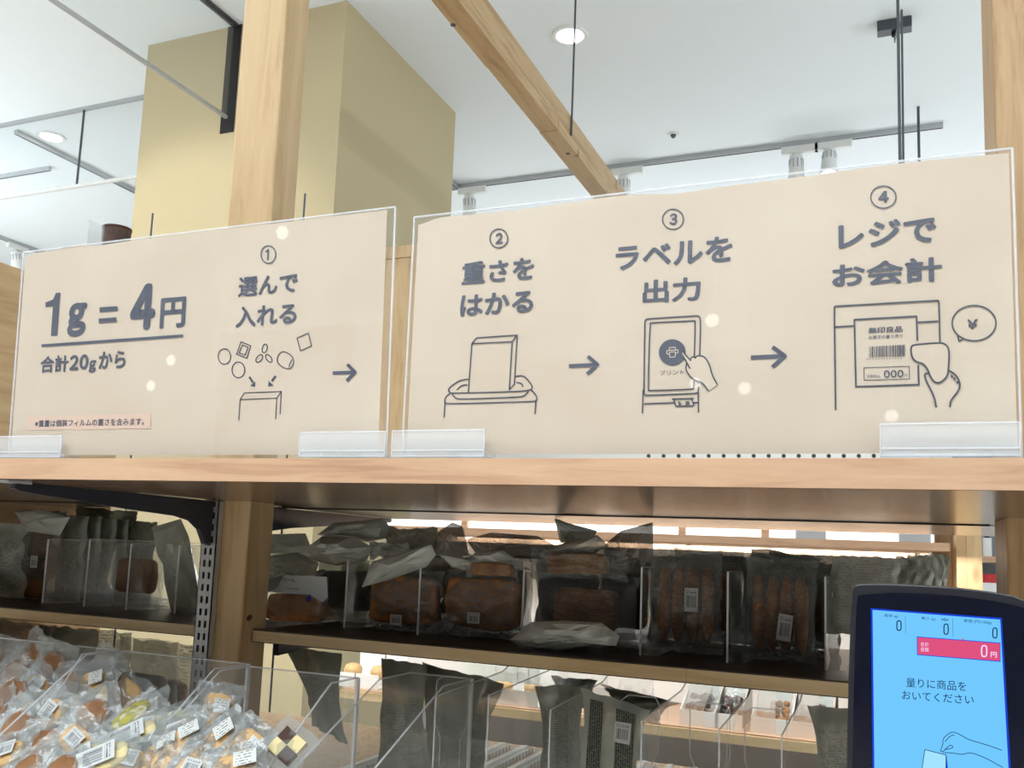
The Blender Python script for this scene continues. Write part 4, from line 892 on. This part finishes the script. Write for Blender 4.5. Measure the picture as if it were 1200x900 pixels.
# --- middle shelf, left of the post
place('snack_bag', 'grey pouch cut by the left edge of the photo on the middle shelf', (-34, 612, 28, 708), 1.75, .06, 'f_greyt', base=ZS, yaw=10)
place('cookie_bag', 'tall printed pouch with small cookies, first of the row left of the pine post', (18, 598, 76, 708), 1.78, .06, 'f_pur', base=ZS, content='cookies', cm='cookie', tag=(.15, .42, .026, .03), yaw=-4, cat='cookie bag')
facet_bag('grey header of the pouch with small cookies, folded towards the viewer', [(16, 599), (46, 597), (82, 606), (70, 628), (30, 622)], 1.745, 0.03, 'f_grey')
for k in range(6):
    place('cookie_bag', ['printed grey pouch', 'printed grey pouch', 'printed grey pouch', 'printed grey pouch', 'printed grey pouch', 'printed grey pouch'][k]+[', second of the row left of the pine post', ', third of the row left of the pine post', ', fourth of the row left of the pine post', ', fifth of the row left of the pine post', ', sixth of the row left of the pine post', ', last of the row left of the pine post'][k],
          (62+k*16, 604+k*1.5, 106+k*16, 700), 1.84+.035*k, .028, 'f_greyt', base=ZS, yaw=-14, content='loaf' if k < 2 else None, cm='cookie', cscale=(.8, .7, .4), coff=-.2, group='row of printed grey pouches', cat='cookie bag', wr=.004)
place('cookie_bag', 'rounded clear pack with a brown cake left of the leaning grey pouch', (132, 638, 190, 716), 1.76, .07, 'f_clear', base=ZS, content='loaf', cm='cookie', cscale=(.7, .8, .55), cat='cookie bag')
facet_bag('smooth grey-green pouch leaning left beside the pine post on the middle shelf', [(177, 618), (212, 608), (221, 628), (232, 690), (231, 719), (201, 717), (191, 660)], 1.76, 0.06, 'f_grey')
place('snack_bag', 'crumpled brownish bag at the top rear of the pouches left of the pine post', (88, 594, 160, 625), 1.97, .04, 'f_dark', roll=93)
# header and emblem of the golden roll bag
pl3 = Plane((rb_.location.x, 1.652, ZS), (0, -1, -.25))
s = rb_; inv = Matrix.Translation(-rb_.location)
def onroot(nm, mb, mat):
    mb.v = [tuple(Vector(p)-rb_.location) for p in mb.v]; return obj(nm, mb, M[mat], rb_, local=True)
M['hdr'] = plain('white_film_header', (196, 202, 206), .35)
onroot('printed_header', fill(pl3, [(320, 694), (334, 674), (383, 676), (384, 700), (378, 706), (364, 697)]), 'hdr')
onroot('header_lettering', text(pl3, 'ロール', 333, 681.5, 346, 676.8, bold=.02, off=.001, mb=text(pl3, 'MUJI 無印良品', 336.5, 690.5, 351, 688.4, bold=.02, off=.001)), 'ink')
onroot('diamond_emblem', fill(pl3, [(358.5, 701.5), (362.8, 696.5), (365.6, 701), (361, 706.5)], off=.001), 'blue')
# --- pouches hanging and standing in the lower row
dk = [((345, 752, 412, 800), 1.85, 'f_dark', 'wide dark pouch flap hanging just under the middle shelf, right of the post'),]
def poly_pouch(label, pts, y, mat, th=.02, yaw=0):
    # thin pouch cut to a tapering outline, real thickness and a soft belly
    P3 = [AY(u, v, y) for u, v in pts]; cx = sum(p.x for p in P3)/len(P3); zb = min(p.z for p in P3)
    r = thing('snack_pouch', label, 'snack bag', (cx, y, zb))
    top = P3[:2]; bot = P3[2:]; N = 14; mb = MB(); A = []; uv = []
    for sgn in (-1, 1):
        for i in range(N+1):
            for j in range(N+1):
                a, b_ = i/N, j/N
                p = (top[0].lerp(top[1], a)).lerp(bot[1].lerp(bot[0], a), b_)
                bow = .012*math.sin(PI*b_)*(1-2*a)
                prof = (math.sin(PI*a)*math.sin(PI*min(max((b_-.08)/.84, 0), 1)))**.6 if 0 < a < 1 and .08 < b_ < .92 else .03
                yy = y+sgn*th/2*prof*(1+.5*noise.noise(Vector((a*3, b_*3, cx*9))))+.012*noise.noise(Vector((a*4+cx*7, b_*3, 1)))-.012*(lambda d_: min((d_[1]-d_[0])*1.5, 1))(noise.voronoi(Vector((a*2.2+cx*13, b_*2.8, cx*5)))[0])
                A.append((p.x+bow, yy, p.z+.004*noise.noise(Vector((a*6, cx*20, b_))))); uv.append((a, 1-b_))
    K = (N+1)**2
    mb.add(A, [(s_*K+i*(N+1)+j, s_*K+(i+1)*(N+1)+j, s_*K+(i+1)*(N+1)+j+1, s_*K+i*(N+1)+j+1) for s_ in (0, 1) for i in range(N) for j in range(N)], 0, uv)
    obj('wrapper', mb, M[mat], r, smooth=True); return r
poly_pouch('dark grey-green tapering pouch just right of the pine post in the lower row', [(334, 757), (402, 766), (408, 872), (368, 850)], 1.72, 'f_dark', .02)
poly_pouch('dark printed pouch behind the nearly empty bin, left of the centre', [(446, 771), (500, 778), (508, 905), (440, 905)], 1.72, 'f_dark', .03)
poly_pouch('dark creased pouch right of the dark printed one, lying towards the feed dividers', [(496, 776), (592, 800), (566, 905), (490, 905)], 1.8, 'f_dark', .035)
poly_pouch('narrow grey-green pouch behind the printed grey pouch', [(627, 803), (690, 803), (684, 905), (633, 905)], 1.78, 'f_greyt', .02)
poly_pouch('flat grey-green pouch top under the middle shelf, behind the printed grey pouch', [(646, 792), (700, 797), (702, 830), (650, 830)], 1.95, 'f_dark', .015)
pg = poly_pouch('pale grey pouch with two printed columns and a barcode, front of the lower row', [(681, 806), (763, 832), (748, 935), (673, 925)], 1.62, 'f_grey', .03)
for k, (a, b_) in enumerate((('dark pouch edge, top of the stack right of the pale printed pouch', 0), ('dark pouch edge, middle of the stack right of the pale printed pouch', 6), ('dark pouch edge, bottom of the stack right of the pale printed pouch', 12))):
    poly_pouch(a, [(701+b_, 801+b_*.9), (800-b_*.6, 824), (775, 838+b_), (716+b_, 826+b_)], 1.80-.035*k, 'f_dark', .02)
poly_pouch('large dark grey pouch with a dark text panel beside the touch screen', [(946, 826), (1010, 832), (1010, 935), (952, 925)], 1.66, 'f_greyt', .03)
# printed columns on the pale pouch
pg_pl = Plane((pg.location.x, 1.595, pg.location.z), (0, -1, 0))
t = NT('printed_text_column'); tc = t.n('ShaderNodeTexCoord'); sx = t.n('ShaderNodeSeparateXYZ', {0: tc.outputs['Object']})
rw = t.math('MULTIPLY', sx.outputs[0], 260); cvv = t.n('ShaderNodeCombineXYZ', {0: t.math('FLOOR', rw), 1: t.math('MULTIPLY', sx.outputs[2], 420), 2: 1}); gg = t.n('ShaderNodeTexNoise', {'Vector': cvv.outputs[0], 'Scale': 1, 'Detail': 1})
M['txtcol'] = t.surf(t.pbr(t.mixc(t.math('MULTIPLY', t.math('GREATER_THAN', gg.outputs[0], .42), t.math('LESS_THAN', t.math('FRACT', rw), .72)), lin((116, 124, 114)), lin((30, 34, 36))), .5))
for pts in ([(692, 819), (707, 823), (701, 935), (684, 930)], [(722, 830), (745, 837), (738, 935), (718, 930)]):
    m_ = fill(pg_pl, pts); obj('printed_column', m_, M['txtcol'], pg)
m_ = MB(); ps = [pg_pl.hit(u, v, .001) for u, v in ((719, 869), (738, 873), (740, 848), (721, 845))]; m_.add(ps, [(0, 1, 2, 3)], 0, [(0, 0), (1, 0), (1, 1), (0, 1)]); obj('barcode_label', m_, M['bar1'], pg)
# --- pile of wrapped cookies in the left bins
def cookie_pack(kind, label):
    r = thing('wrapped_cookie', label, 'wrapped cookie')
    if kind == 'round':
        obj('wrapper', pouch_mesh(.092, .095, .02, 51, .08, 12, .005), M['f_clear'], r, smooth=True, local=True)
        mb = blob(.052, .017, .052, .8, 20, 8, .05, 3); mb.v = [(x, y, z+.05) for x, y, z in mb.v]; obj('cookie', mb, M['cookie'], r, smooth=True, local=True)
        quad_tag(r, .02, -.0125, .018, .024, .014, M['bar2'], 'price_label', .2)
    elif kind == 'label':
        obj('wrapper', pouch_mesh(.085, .075, .018, 77, .1, 12, .005), M['f_clear'], r, smooth=True, local=True)
        mb = blob(.05, .015, .04, .7, 16, 8, .06, 4); mb.v = [(x, y, z+.037) for x, y, z in mb.v]; obj('cookie', mb, M['tan'], r, smooth=True, local=True)
        quad_tag(r, .004, -.0125, .04, .028, .022, M['bar1'], 'printed_label', -.1)
    elif kind == 'oval':
        obj('wrapper', pouch_mesh(.05, .1, .02, 91, .1, 12, .004), M['f_clear'], r, smooth=True, local=True)
        mb = blob(.03, .014, .06, .85, 16, 10, .05, 5); mb.v = [(x, y, z+.05) for x, y, z in mb.v]; obj('biscuit', mb, M['yel'], r, smooth=True, local=True)
        mb = blob(.033, .008, .063, .85, 16, 8, .05, 5); mb.v = [(x, y+.005, z+.05) for x, y, z in mb.v]; obj('golden_rim', mb, M['tan'], r, smooth=True, local=True)
    elif kind == 'long':
        obj('wrapper', pouch_mesh(.055, .12, .018, 33, .1, 12, .004), M['f_pale'] if 0 else M['f_clear'], r, smooth=True, local=True)
        mb = blob(.036, .013, .085, .6, 14, 8, .04, 6); mb.v = [(x, y, z+.06) for x, y, z in mb.v]; obj('biscuit', mb, M['cream'], r, smooth=True, local=True)
        quad_tag(r, -.004, -.012, .06, .026, .06, M['bar1'], 'printed_label')
    elif kind == 'text':
        obj('wrapper', pouch_mesh(.08, .1, .02, 19, .08, 12, .005), M['f_text'], r, smooth=True, local=True)
        mb = blob(.055, .013, .07, .5, 14, 8, .04, 6); mb.v = [(x, y, z+.05) for x, y, z in mb.v]; obj('biscuit', mb, M['tan'], r, smooth=True, local=True)
        quad_tag(r, .015, -.0135, .07, .028, .019, M['bar2'], 'price_label')
    return r
SC = 1.15
def orient(o, p, spin, tx=0, tz=0):
    # front faces the viewer and up; spin turns it in its own plane
    o.location = p; o.scale = (SC, SC, SC)
    R0 = Matrix.Rotation(math.radians(tz), 3, 'Z') @ Matrix.Rotation(math.radians(-38+tx), 3, 'X') @ Matrix.Rotation(math.radians(spin), 3, 'Y')
    o.rotation_euler = R0.to_euler()
protos = {}
def put_pack(kind, u, v, spin, lab, y=None, tx=0, tz=0, grp='wrapped sweets heaped in the left bins'):
    if y is None: y = 1.40-(v-780)*.0021
    c_ = AY(u, v, y)
    if kind not in protos: protos[kind] = o = cookie_pack(kind, lab)
    else: o = copy_tree(protos[kind]); o['label'] = lab
    o['group'] = grp
    orient(o, (0, 0, 0), spin, tx, tz)
    hz_ = {'round': .05, 'label': .037, 'oval': .05, 'long': .06, 'text': .05}[kind]
    o.location = c_-(o.rotation_euler.to_matrix() @ Vector((0, 0, hz_*SC)))
    return o
W = 'wrapped brown round cookie '
packs = [('round', 64, 781, 10, W+'highest in the left bin, seen nearly edge-on', 42), ('round', 84, 803, -12, W+'upright against the right side of the left bin', 8), ('round', 38, 772, 35, W+'at the back of the left bin', 30),
    ('round', 16, 792, -50, W+'near the left edge of the photo, upper one', 20), ('round', 14, 813, 15, W+'near the left edge of the photo, under a black strip', 5), ('label', 42, 806, 30, 'flat pack with a white label in the middle of the left bin', 0),
    ('round', 20, 853, 20, W+'low at the left edge of the photo', 5), ('round', 51, 873, -10, W+'low in the left bin, largest one', 0), ('label', 88, 868, 35, 'pack with a large white text label at the bottom of the left bin', 0), ('label', 36, 838, 20, 'pack with a small white label left of the centre of the left bin', 5),
    ('round', 108, 838, 60, W+'half hidden behind the front edge of the left bin', 10), ('label', 10, 884, -20, 'labelled pack in the bottom left corner of the photo', 0), ('round', -12, 770, 10, W+'cut by the left edge of the photo, upper', 20), ('round', -8, 838, 40, W+'cut by the left edge of the photo, lower', 0),
    ('text', 110, 812, -20, 'clear printed pack at the back right of the left bin', 20), ('round', 120, 790, 20, W+'in the back right corner of the left bin', 25), ('label', 60, 838, -60, 'pack with a white label lying sideways mid-bin', 10), ('label', 76, 825, 10, 'small pack under the upright brown cookie', 5),
    ('oval', 153, 838, 32, 'green-yellow oval biscuit in a clear wrapper, standing highest in the middle bin', 0), ('oval', 198, 846, 68, 'yellow oval biscuit lying behind the middle pile', 20), ('long', 118, 892, 62, 'long pale biscuit at the bottom, left of the middle pile', 5), ('long', 92, 896, 55, 'long pale biscuit at the bottom left of the middle bin', 5),
    ('long', 150, 868, 55, 'long cream biscuit with a label across the middle pile', 8), ('label', 170, 872, -10, 'golden biscuit with a dark-edged label mid-pile', 0), ('text', 216, 880, -38, 'printed pack with orange biscuit in front of the pine post', 0), ('text', 188, 893, -40, 'printed pack with slanting text lines at the bottom of the middle bin', 0),
    ('label', 208, 862, -20, 'pack with square white label near the yellow biscuit', 5), ('text', 243, 896, 40, 'printed pack at the bottom right of the middle bin', 0), ('text', 255, 842, 0, 'clear pack with a white label standing against the slotted rail', 35), ('label', 232, 862, -25, 'pack with a white label and black mark before the rail', 10),
    ('text', 283, 888, 25, 'printed pack at the foot of the pine post', 5), ('label', 150, 893, 10, 'pale cracker pack at the bottom centre of the middle bin', 0), ('text', 262, 880, -45, 'printed pack slanting left of the post foot', 10), ('long', 172, 855, 75, 'long cream biscuit at the back of the middle pile', 30),
    ('text', 276, 915, -20, 'printed clear pack at the bottom left of the checkerboard biscuit', 0), ('label', 225, 905, 10, 'labelled pack at the bottom edge under the middle pile', 0), ('round', 70, 905, 10, W+'at the bottom edge of the left bin', 0), ('round', 30, 905, -30, W+'at the bottom edge near the left corner', 0)]
for k, (kd, u, v, sp, lab, tx) in enumerate(packs):
    put_pack(kd, u, v, sp, lab, tx=tx+rnd.uniform(-6, 6), tz=rnd.uniform(-14, 14), y=1.40-(v-780)*.0021+(.012 if k % 2 else -.006)+(.03 if tx > 15 else 0))
# filler layer deeper in the heap
for k in range(26):
    u = -10+(k % 9)*37+rnd.uniform(-8, 8); v = 815+(k//9)*34+rnd.uniform(-6, 6)
    if u > 300 or (v < 850 and u > 250): continue
    if u > 140 and v < 850: continue
    kd = 'round' if u < 125 else rnd.choice(('label', 'text', 'long')); side = 'left bin' if u < 125 else 'middle bin'
    o = put_pack(kd, u, v, rnd.uniform(-80, 80), ('wrapped brown round cookie' if kd == 'round' else 'wrapped pale biscuit')+' deep in the heap of the '+side, y=1.40-(v-780)*.0021+.07, tx=rnd.uniform(-5, 25), tz=rnd.uniform(-20, 20), grp='lower layer of wrapped sweets, '+side)
# checkerboard biscuit
p = AY(316, 897, 1.16)
cbk = thing('checkered_biscuit', 'chocolate and vanilla checkerboard biscuit in a clear wrapper at the bottom', 'wrapped cookie', p, (math.radians(-35), math.radians(30), 0))
obj('wrapper', pouch_mesh(.07, .07, .02, 12, .1, 10, .004), M['f_clear'], cbk, smooth=True, local=True)
a_, b_ = MB(), MB()
for i in range(2):
    for j in range(2): (a_ if (i+j) % 2 else b_).box(-.02+i*.02, 0+i*.02, -.006, .006, .015+j*.02, .035+j*.02)
obj('chocolate_squares', a_, M['choc'], cbk, local=True); obj('vanilla_squares', b_, M['cream'], cbk, local=True)
# bags lying on the lower shelf behind the left bins
for k, (bx4, y, mt, lab) in enumerate((((-30, 728, 60, 800), 1.75, 'f_pur', 'large translucent bag behind the left bin, at the photo edge'), ((40, 735, 110, 850), 1.8, 'f_greyt', 'grey bag with pale seams behind the left bin'), ((85, 738, 150, 860), 1.85, 'f_pur', 'translucent grey bag behind the join of the two left bins'),
        ((135, 748, 205, 880), 1.9, 'f_clear', 'clear bag with brown contents behind the middle bin'), ((150, 752, 232, 890), 2.0, 'f_pur', 'pale clear bag left of the pine post in the lower row'))):
    place('snack_bag', lab, bx4, y, .07, mt, content='loaf', cm='cookie' if k != 3 else 'choc', cscale=(.6, .7, .35))
# trays with pouches of the far unit
for k, (u0, u1, cm, lab) in enumerate(((801, 836, 'choc', 'chocolate flakes pouch in the far tray, leftmost of the white trays under the shelf'), (846, 868, 'choc', 'chocolate pouch in the far tray between the two sloping dividers'), (884, 926, 'cookie', 'pouch of round chocolate balls in the far tray'), (932, 975, 'choc', 'pale pouch in the far tray next to the dark pouch'))):
    a, b_ = AY(u0-3, 830, 3.0), AY(u1+3, 830, 3.0); zt_ = H-.5
    tr = thing('white_tray', 'small white open tray on the far wooden shelf, holding the '+lab.split(' in the')[0], 'tray', ((a.x+b_.x)/2, 3.05, zt_))
    obj('base', MB().box(a.x, b_.x, 2.98, 3.2, zt_+.0005, zt_+.004), M['whitep'], tr); obj('front_wall', MB().box(a.x, b_.x, 2.98, 2.984, zt_+.004, zt_+.045), M['whitep'], tr)
    for x in (a.x, b_.x-.003): obj('side_wall', MB().prism([(x, 2.984, zt_+.004), (x, 3.2, zt_+.004), (x, 3.2, zt_+.13), (x, 2.984, zt_+.045)], (.003, 0, 0)), M['dark'] if k % 2 else M['whitep'], tr)
    pk = package('chocolate_pouch', lab, 'snack bag', ((a.x+b_.x)/2, 3.02, zt_+.012), (b_.x-a.x)*.9, .16, .04, 'f_clear', rot=(math.radians(-28), 0, 0))
    obj('card_back', MB().box(-(b_.x-a.x)*.42, (b_.x-a.x)*.42, .022, .024, .06, .155), M['f_pale'], pk, local=True)
    cw = MB(); rr = random.Random(k)
    for q_ in range(26):
        m2 = blob(.019, .016, .019, .9, 8, 5); ox, oz = (rr.random()-.5)*(b_.x-a.x)*.68, .02+rr.random()*.06
        b0 = len(cw.v); cw.v += [(x+ox, y-.004-rr.random()*.002, z+oz) for x, y, z in m2.v]; cw.f += [[b0+i for i in f_] for f_ in m2.f]; cw.m += m2.m; cw.uv += m2.uv
    o = obj('chocolate_balls', cw, M[cm], pk, smooth=True, local=True); o['kind'] = 'stuff'
for k, (u0, v0, u1, v1, lab) in enumerate(((388, 785, 418, 800, 'far white tray right of the dark tapering pouch'), (420, 783, 446, 800, 'far white tray left of the dark printed pouch'), (560, 812, 600, 835, 'white tray of the far unit left of the narrow pouch'), (600, 815, 632, 838, 'white tray of the far unit touching the narrow pouch'))):
    a, b_ = AY(u0, v1, 3.0), AY(u1, v1, 3.0); zt_ = H-.5
    tr = thing('white_tray', lab, 'tray', ((a.x+b_.x)/2, 3.05, zt_))
    obj('base', MB().box(a.x, b_.x, 2.98, 3.2, zt_+.0005, zt_+.004), M['whitep'], tr); obj('front_wall', MB().box(a.x, b_.x, 2.98, 2.984, zt_+.004, zt_+.05), M['whitep'], tr)
    obj('back_wall', MB().box(a.x, b_.x, 3.196, 3.2, zt_+.004, zt_+.12), M['whitep'], tr)
    bs_ = thing('round_biscuit', 'golden biscuit in the '+lab, 'biscuit', ((a.x+b_.x)/2, 3.06, zt_+.05)); obj('biscuit_body', (lambda m: (setattr(m, 'v', [tuple(Vector(p)) for p in m.v]), m)[1])(blob((b_.x-a.x)*.6, .07, .05, .9, 18, 8, .06, k)), M['tan'], bs_, smooth=True, local=True)
for k in range(7):
    u = 545+k*13
    p = AY(u, 770, 2.9); o = obj('price_card', MB().box(p.x-.02, p.x+.02, 2.93, 2.932, H-.42, H-.37), M['ltag']); o['label'] = '%s of the seven pale price cards hanging in a row under the middle shelf' % ('first', 'second', 'third', 'fourth', 'fifth', 'sixth', 'last')[k]; o['category'] = 'price card'; o['group'] = 'pale green price cards'
# ---------------------------------------------------------------- the touch-screen scale
pt = Plane((0, .8, H), (0, -1, 0))
TM = thing('label_scale', 'black touch-screen label scale with a lit pale blue display', 'touch screen', (.03, .82, 0))
out = smooth([(992, 905), (994, 800), (998, 690), (1004, 684), (1060, 685), (1140, 690), (1215, 703), (1225, 760), (1226, 905)], 2)
bot = [(1233, 1010), (986, 1010)]
pts = [pt.hit(u, v) for u, v in out+bot]
M['bezel'] = plain('glossy_black_bezel', (16, 20, 34), .08, noise_amt=.0, spec=.5); M['case'] = plain('black_plastic_case', (24, 26, 34), .4)
obj('housing', MB().prism(pts, (0, .035, 0)), M['case'], TM, bevel=.003)
ins = smooth([(999, 905), (1001, 800), (1004, 700), (1008, 697), (1060, 694), (1140, 700), (1204, 712), (1213, 722), (1216, 905)], 1)+[(1222, 1000), (995, 1000)]
obj('bezel', MB().prism([pt.hit(u, v, .0012) for u, v in ins], (0, .0011, 0)), M['bezel'], TM)
M['scr'] = emit('lit_screen_blue', (112, 198, 250), .95); M['scrw'] = emit('lit_screen_pale', (160, 224, 255), .95); M['scri'] = emit('screen_ink', (14, 38, 96), .8)
M['scrr'] = emit('screen_red_bar', (226, 84, 128), .9); M['scrt'] = emit('screen_white', (232, 214, 250), 1.0); M['scrb'] = emit('screen_blue_rim', (30, 70, 225), .8); M['scrg'] = emit('screen_line', (70, 130, 190), .8)
t = NT('screen_cover_glass'); ge = t.n('ShaderNodeNewGeometry'); fr = t.n('ShaderNodeFresnel', {'IOR': 1.5})
M['cover'] = t.surf(t.n('ShaderNodeMixShader', {0: t.math('MULTIPLY', fr.outputs[0], t.math('SUBTRACT', 1, ge.outputs['Backfacing'])), 1: t.n('ShaderNodeBsdfTransparent'), 2: t.n('ShaderNodeBsdfGlossy', {'Color': (1, 1, 1, 1), 'Roughness': .02})}))
rim = [(1020.5, 712.5), (1173.8, 724), (1184.5, 905), (1188, 990), (1022, 990), (1022.5, 905)]; scr = [(1022.6, 714.6), (1171.8, 726), (1181.8, 905), (1185, 985), (1024, 985), (1024.8, 905)]
obj('screen_rim', fill(pt, rim, off=.0016), M['scrb'], TM); obj('screen', fill(pt, scr, off=.0018), M['scr'], TM)
qs = L(6, 1000, 690); S_ = .073; OF = .0022
def st(body, u0, vb, u1, vt, bold=.01, mb=None, off=OF): return text(pt, body, u0, vb, u1, vt, bold, off, mb, slope=S_)
mb = st('風袋 (g)', 1036.3, 723, 1052.5, 719.2, .0); st('重さ (g)', 1079.6, 726.2, 1096.2, 722.4, .0, mb); st('→0←', 1102.5, 727.4, 1111.6, 723.8, .02, mb); st('単価 (円/100g)', 1129, 729.6, 1161.5, 725.2, .01, mb)
obj('heading_lettering', mb, M['scri'], TM)
mb = MB()
for (u0, v0, u1, v1) in ((302, 220, 340, 295), (632, 243, 670, 322), (975, 270, 1012, 348)):
    cx, cy, w2, h2 = (u0+u1)/2, (v0+v1)/2, (u1-u0)/2-4, (v1-v0)/2-4
    pp_ = [(cx+w2*math.copysign(abs(math.cos(a))**.6, math.cos(a)), cy+h2*math.copysign(abs(math.sin(a))**.6, math.sin(a))) for a in [2*PI*k/28 for k in range(28)]]
    ribbon(pt, qs(pp_), 1.3, mb, closed=True, off=OF)
obj('weight_digits', mb, M['scri'], TM)
obj('column_lines', ribbon(pt, qs([(697, 210), (700, 335)]), .5, ribbon(pt, qs([(365, 190), (368, 312)]), .5, off=OF), off=OF), M['scrg'], TM)
obj('price_bar_rim', fill(pt, qs([(446, 334), (1032, 378), (1033, 512), (448, 464)]), off=.0019), M['scrb'], TM)
mb = fill(pt, qs([(451, 339), (1028, 383), (1029, 506), (453, 459)]), off=.0021); fill(pt, qs([(758, 356), (768, 345), (780, 358)]), mb, off=.0021); obj('price_bar', mb, M['scrr'], TM)
mb = st('合計', 1078.6, 757, 1088.2, 751.8, .0, off=.0024); st('金額', 1078.6, 763, 1088.2, 757.8, .0, mb, off=.0024); st('円', 1160.6, 770, 1167.8, 763.4, .02, mb, off=.0024)
pp_ = [(918+18*math.copysign(abs(math.cos(a))**.6, math.cos(a)), 436+38*math.copysign(abs(math.sin(a))**.6, math.sin(a))) for a in [2*PI*k/28 for k in range(28)]]
ribbon(pt, qs(pp_), 1.6, mb, closed=True, off=.0024); obj('price_lettering', mb, M['scrt'], TM)
obj('message_lettering', st('おいてください', 1057, 819, 1140.8, 808.8, .006, st('量りに商品を', 1062, 804.6, 1132, 793.6, .008)), M['scri'], TM)
q5 = L(8.571, 1060, 820)
mb = MB()
for pts in (smooth([(975, 502), (800, 440), (650, 400), (555, 345), (480, 312), (405, 360), (380, 410), (388, 435), (355, 512), (385, 520), (430, 466), (465, 448), (488, 468), (470, 483), (400, 495)], 1), smooth([(385, 525), (480, 528), (580, 547), (655, 520), (800, 572), (985, 675)], 2),
            smooth([(500, 348), (460, 355), (405, 415)], 1), [(175, 686), (203, 495), (415, 550), (415, 690)]): ribbon(pt, q5(pts), .8, mb, off=OF+.0002)
obj('hand_drawing', mb, M['scri'], TM)
obj('bag_drawing', fill(pt, q5([(168, 760), (203, 495), (415, 550), (405, 760)]), off=.002), M['scrw'], TM); obj('bag_shadow', fill(pt, q5([(416, 552), (420, 552), (436, 700), (412, 700)]), off=.0021), M['scrb'], TM)
obj('cover_glass', fill(pt, ins[:-2]+ins[-2:], off=.0028), M['cover'], TM)
for c in list(TM.children):
    if c.name.split('.')[0] in ('heading_lettering', 'weight_digits', 'column_lines', 'price_bar_rim', 'price_bar', 'price_lettering', 'message_lettering', 'hand_drawing', 'bag_drawing', 'bag_shadow'): c.parent = [k for k in TM.children if k.name == 'screen'][0]
obj('stem', MB().box(.0, .06, .84, .87, H-.45, H-.03), M['case'], TM)
obj('stand', MB().box(-.09, .15, .836, .98, .0, H-.45), M['case'], TM, bevel=.004)
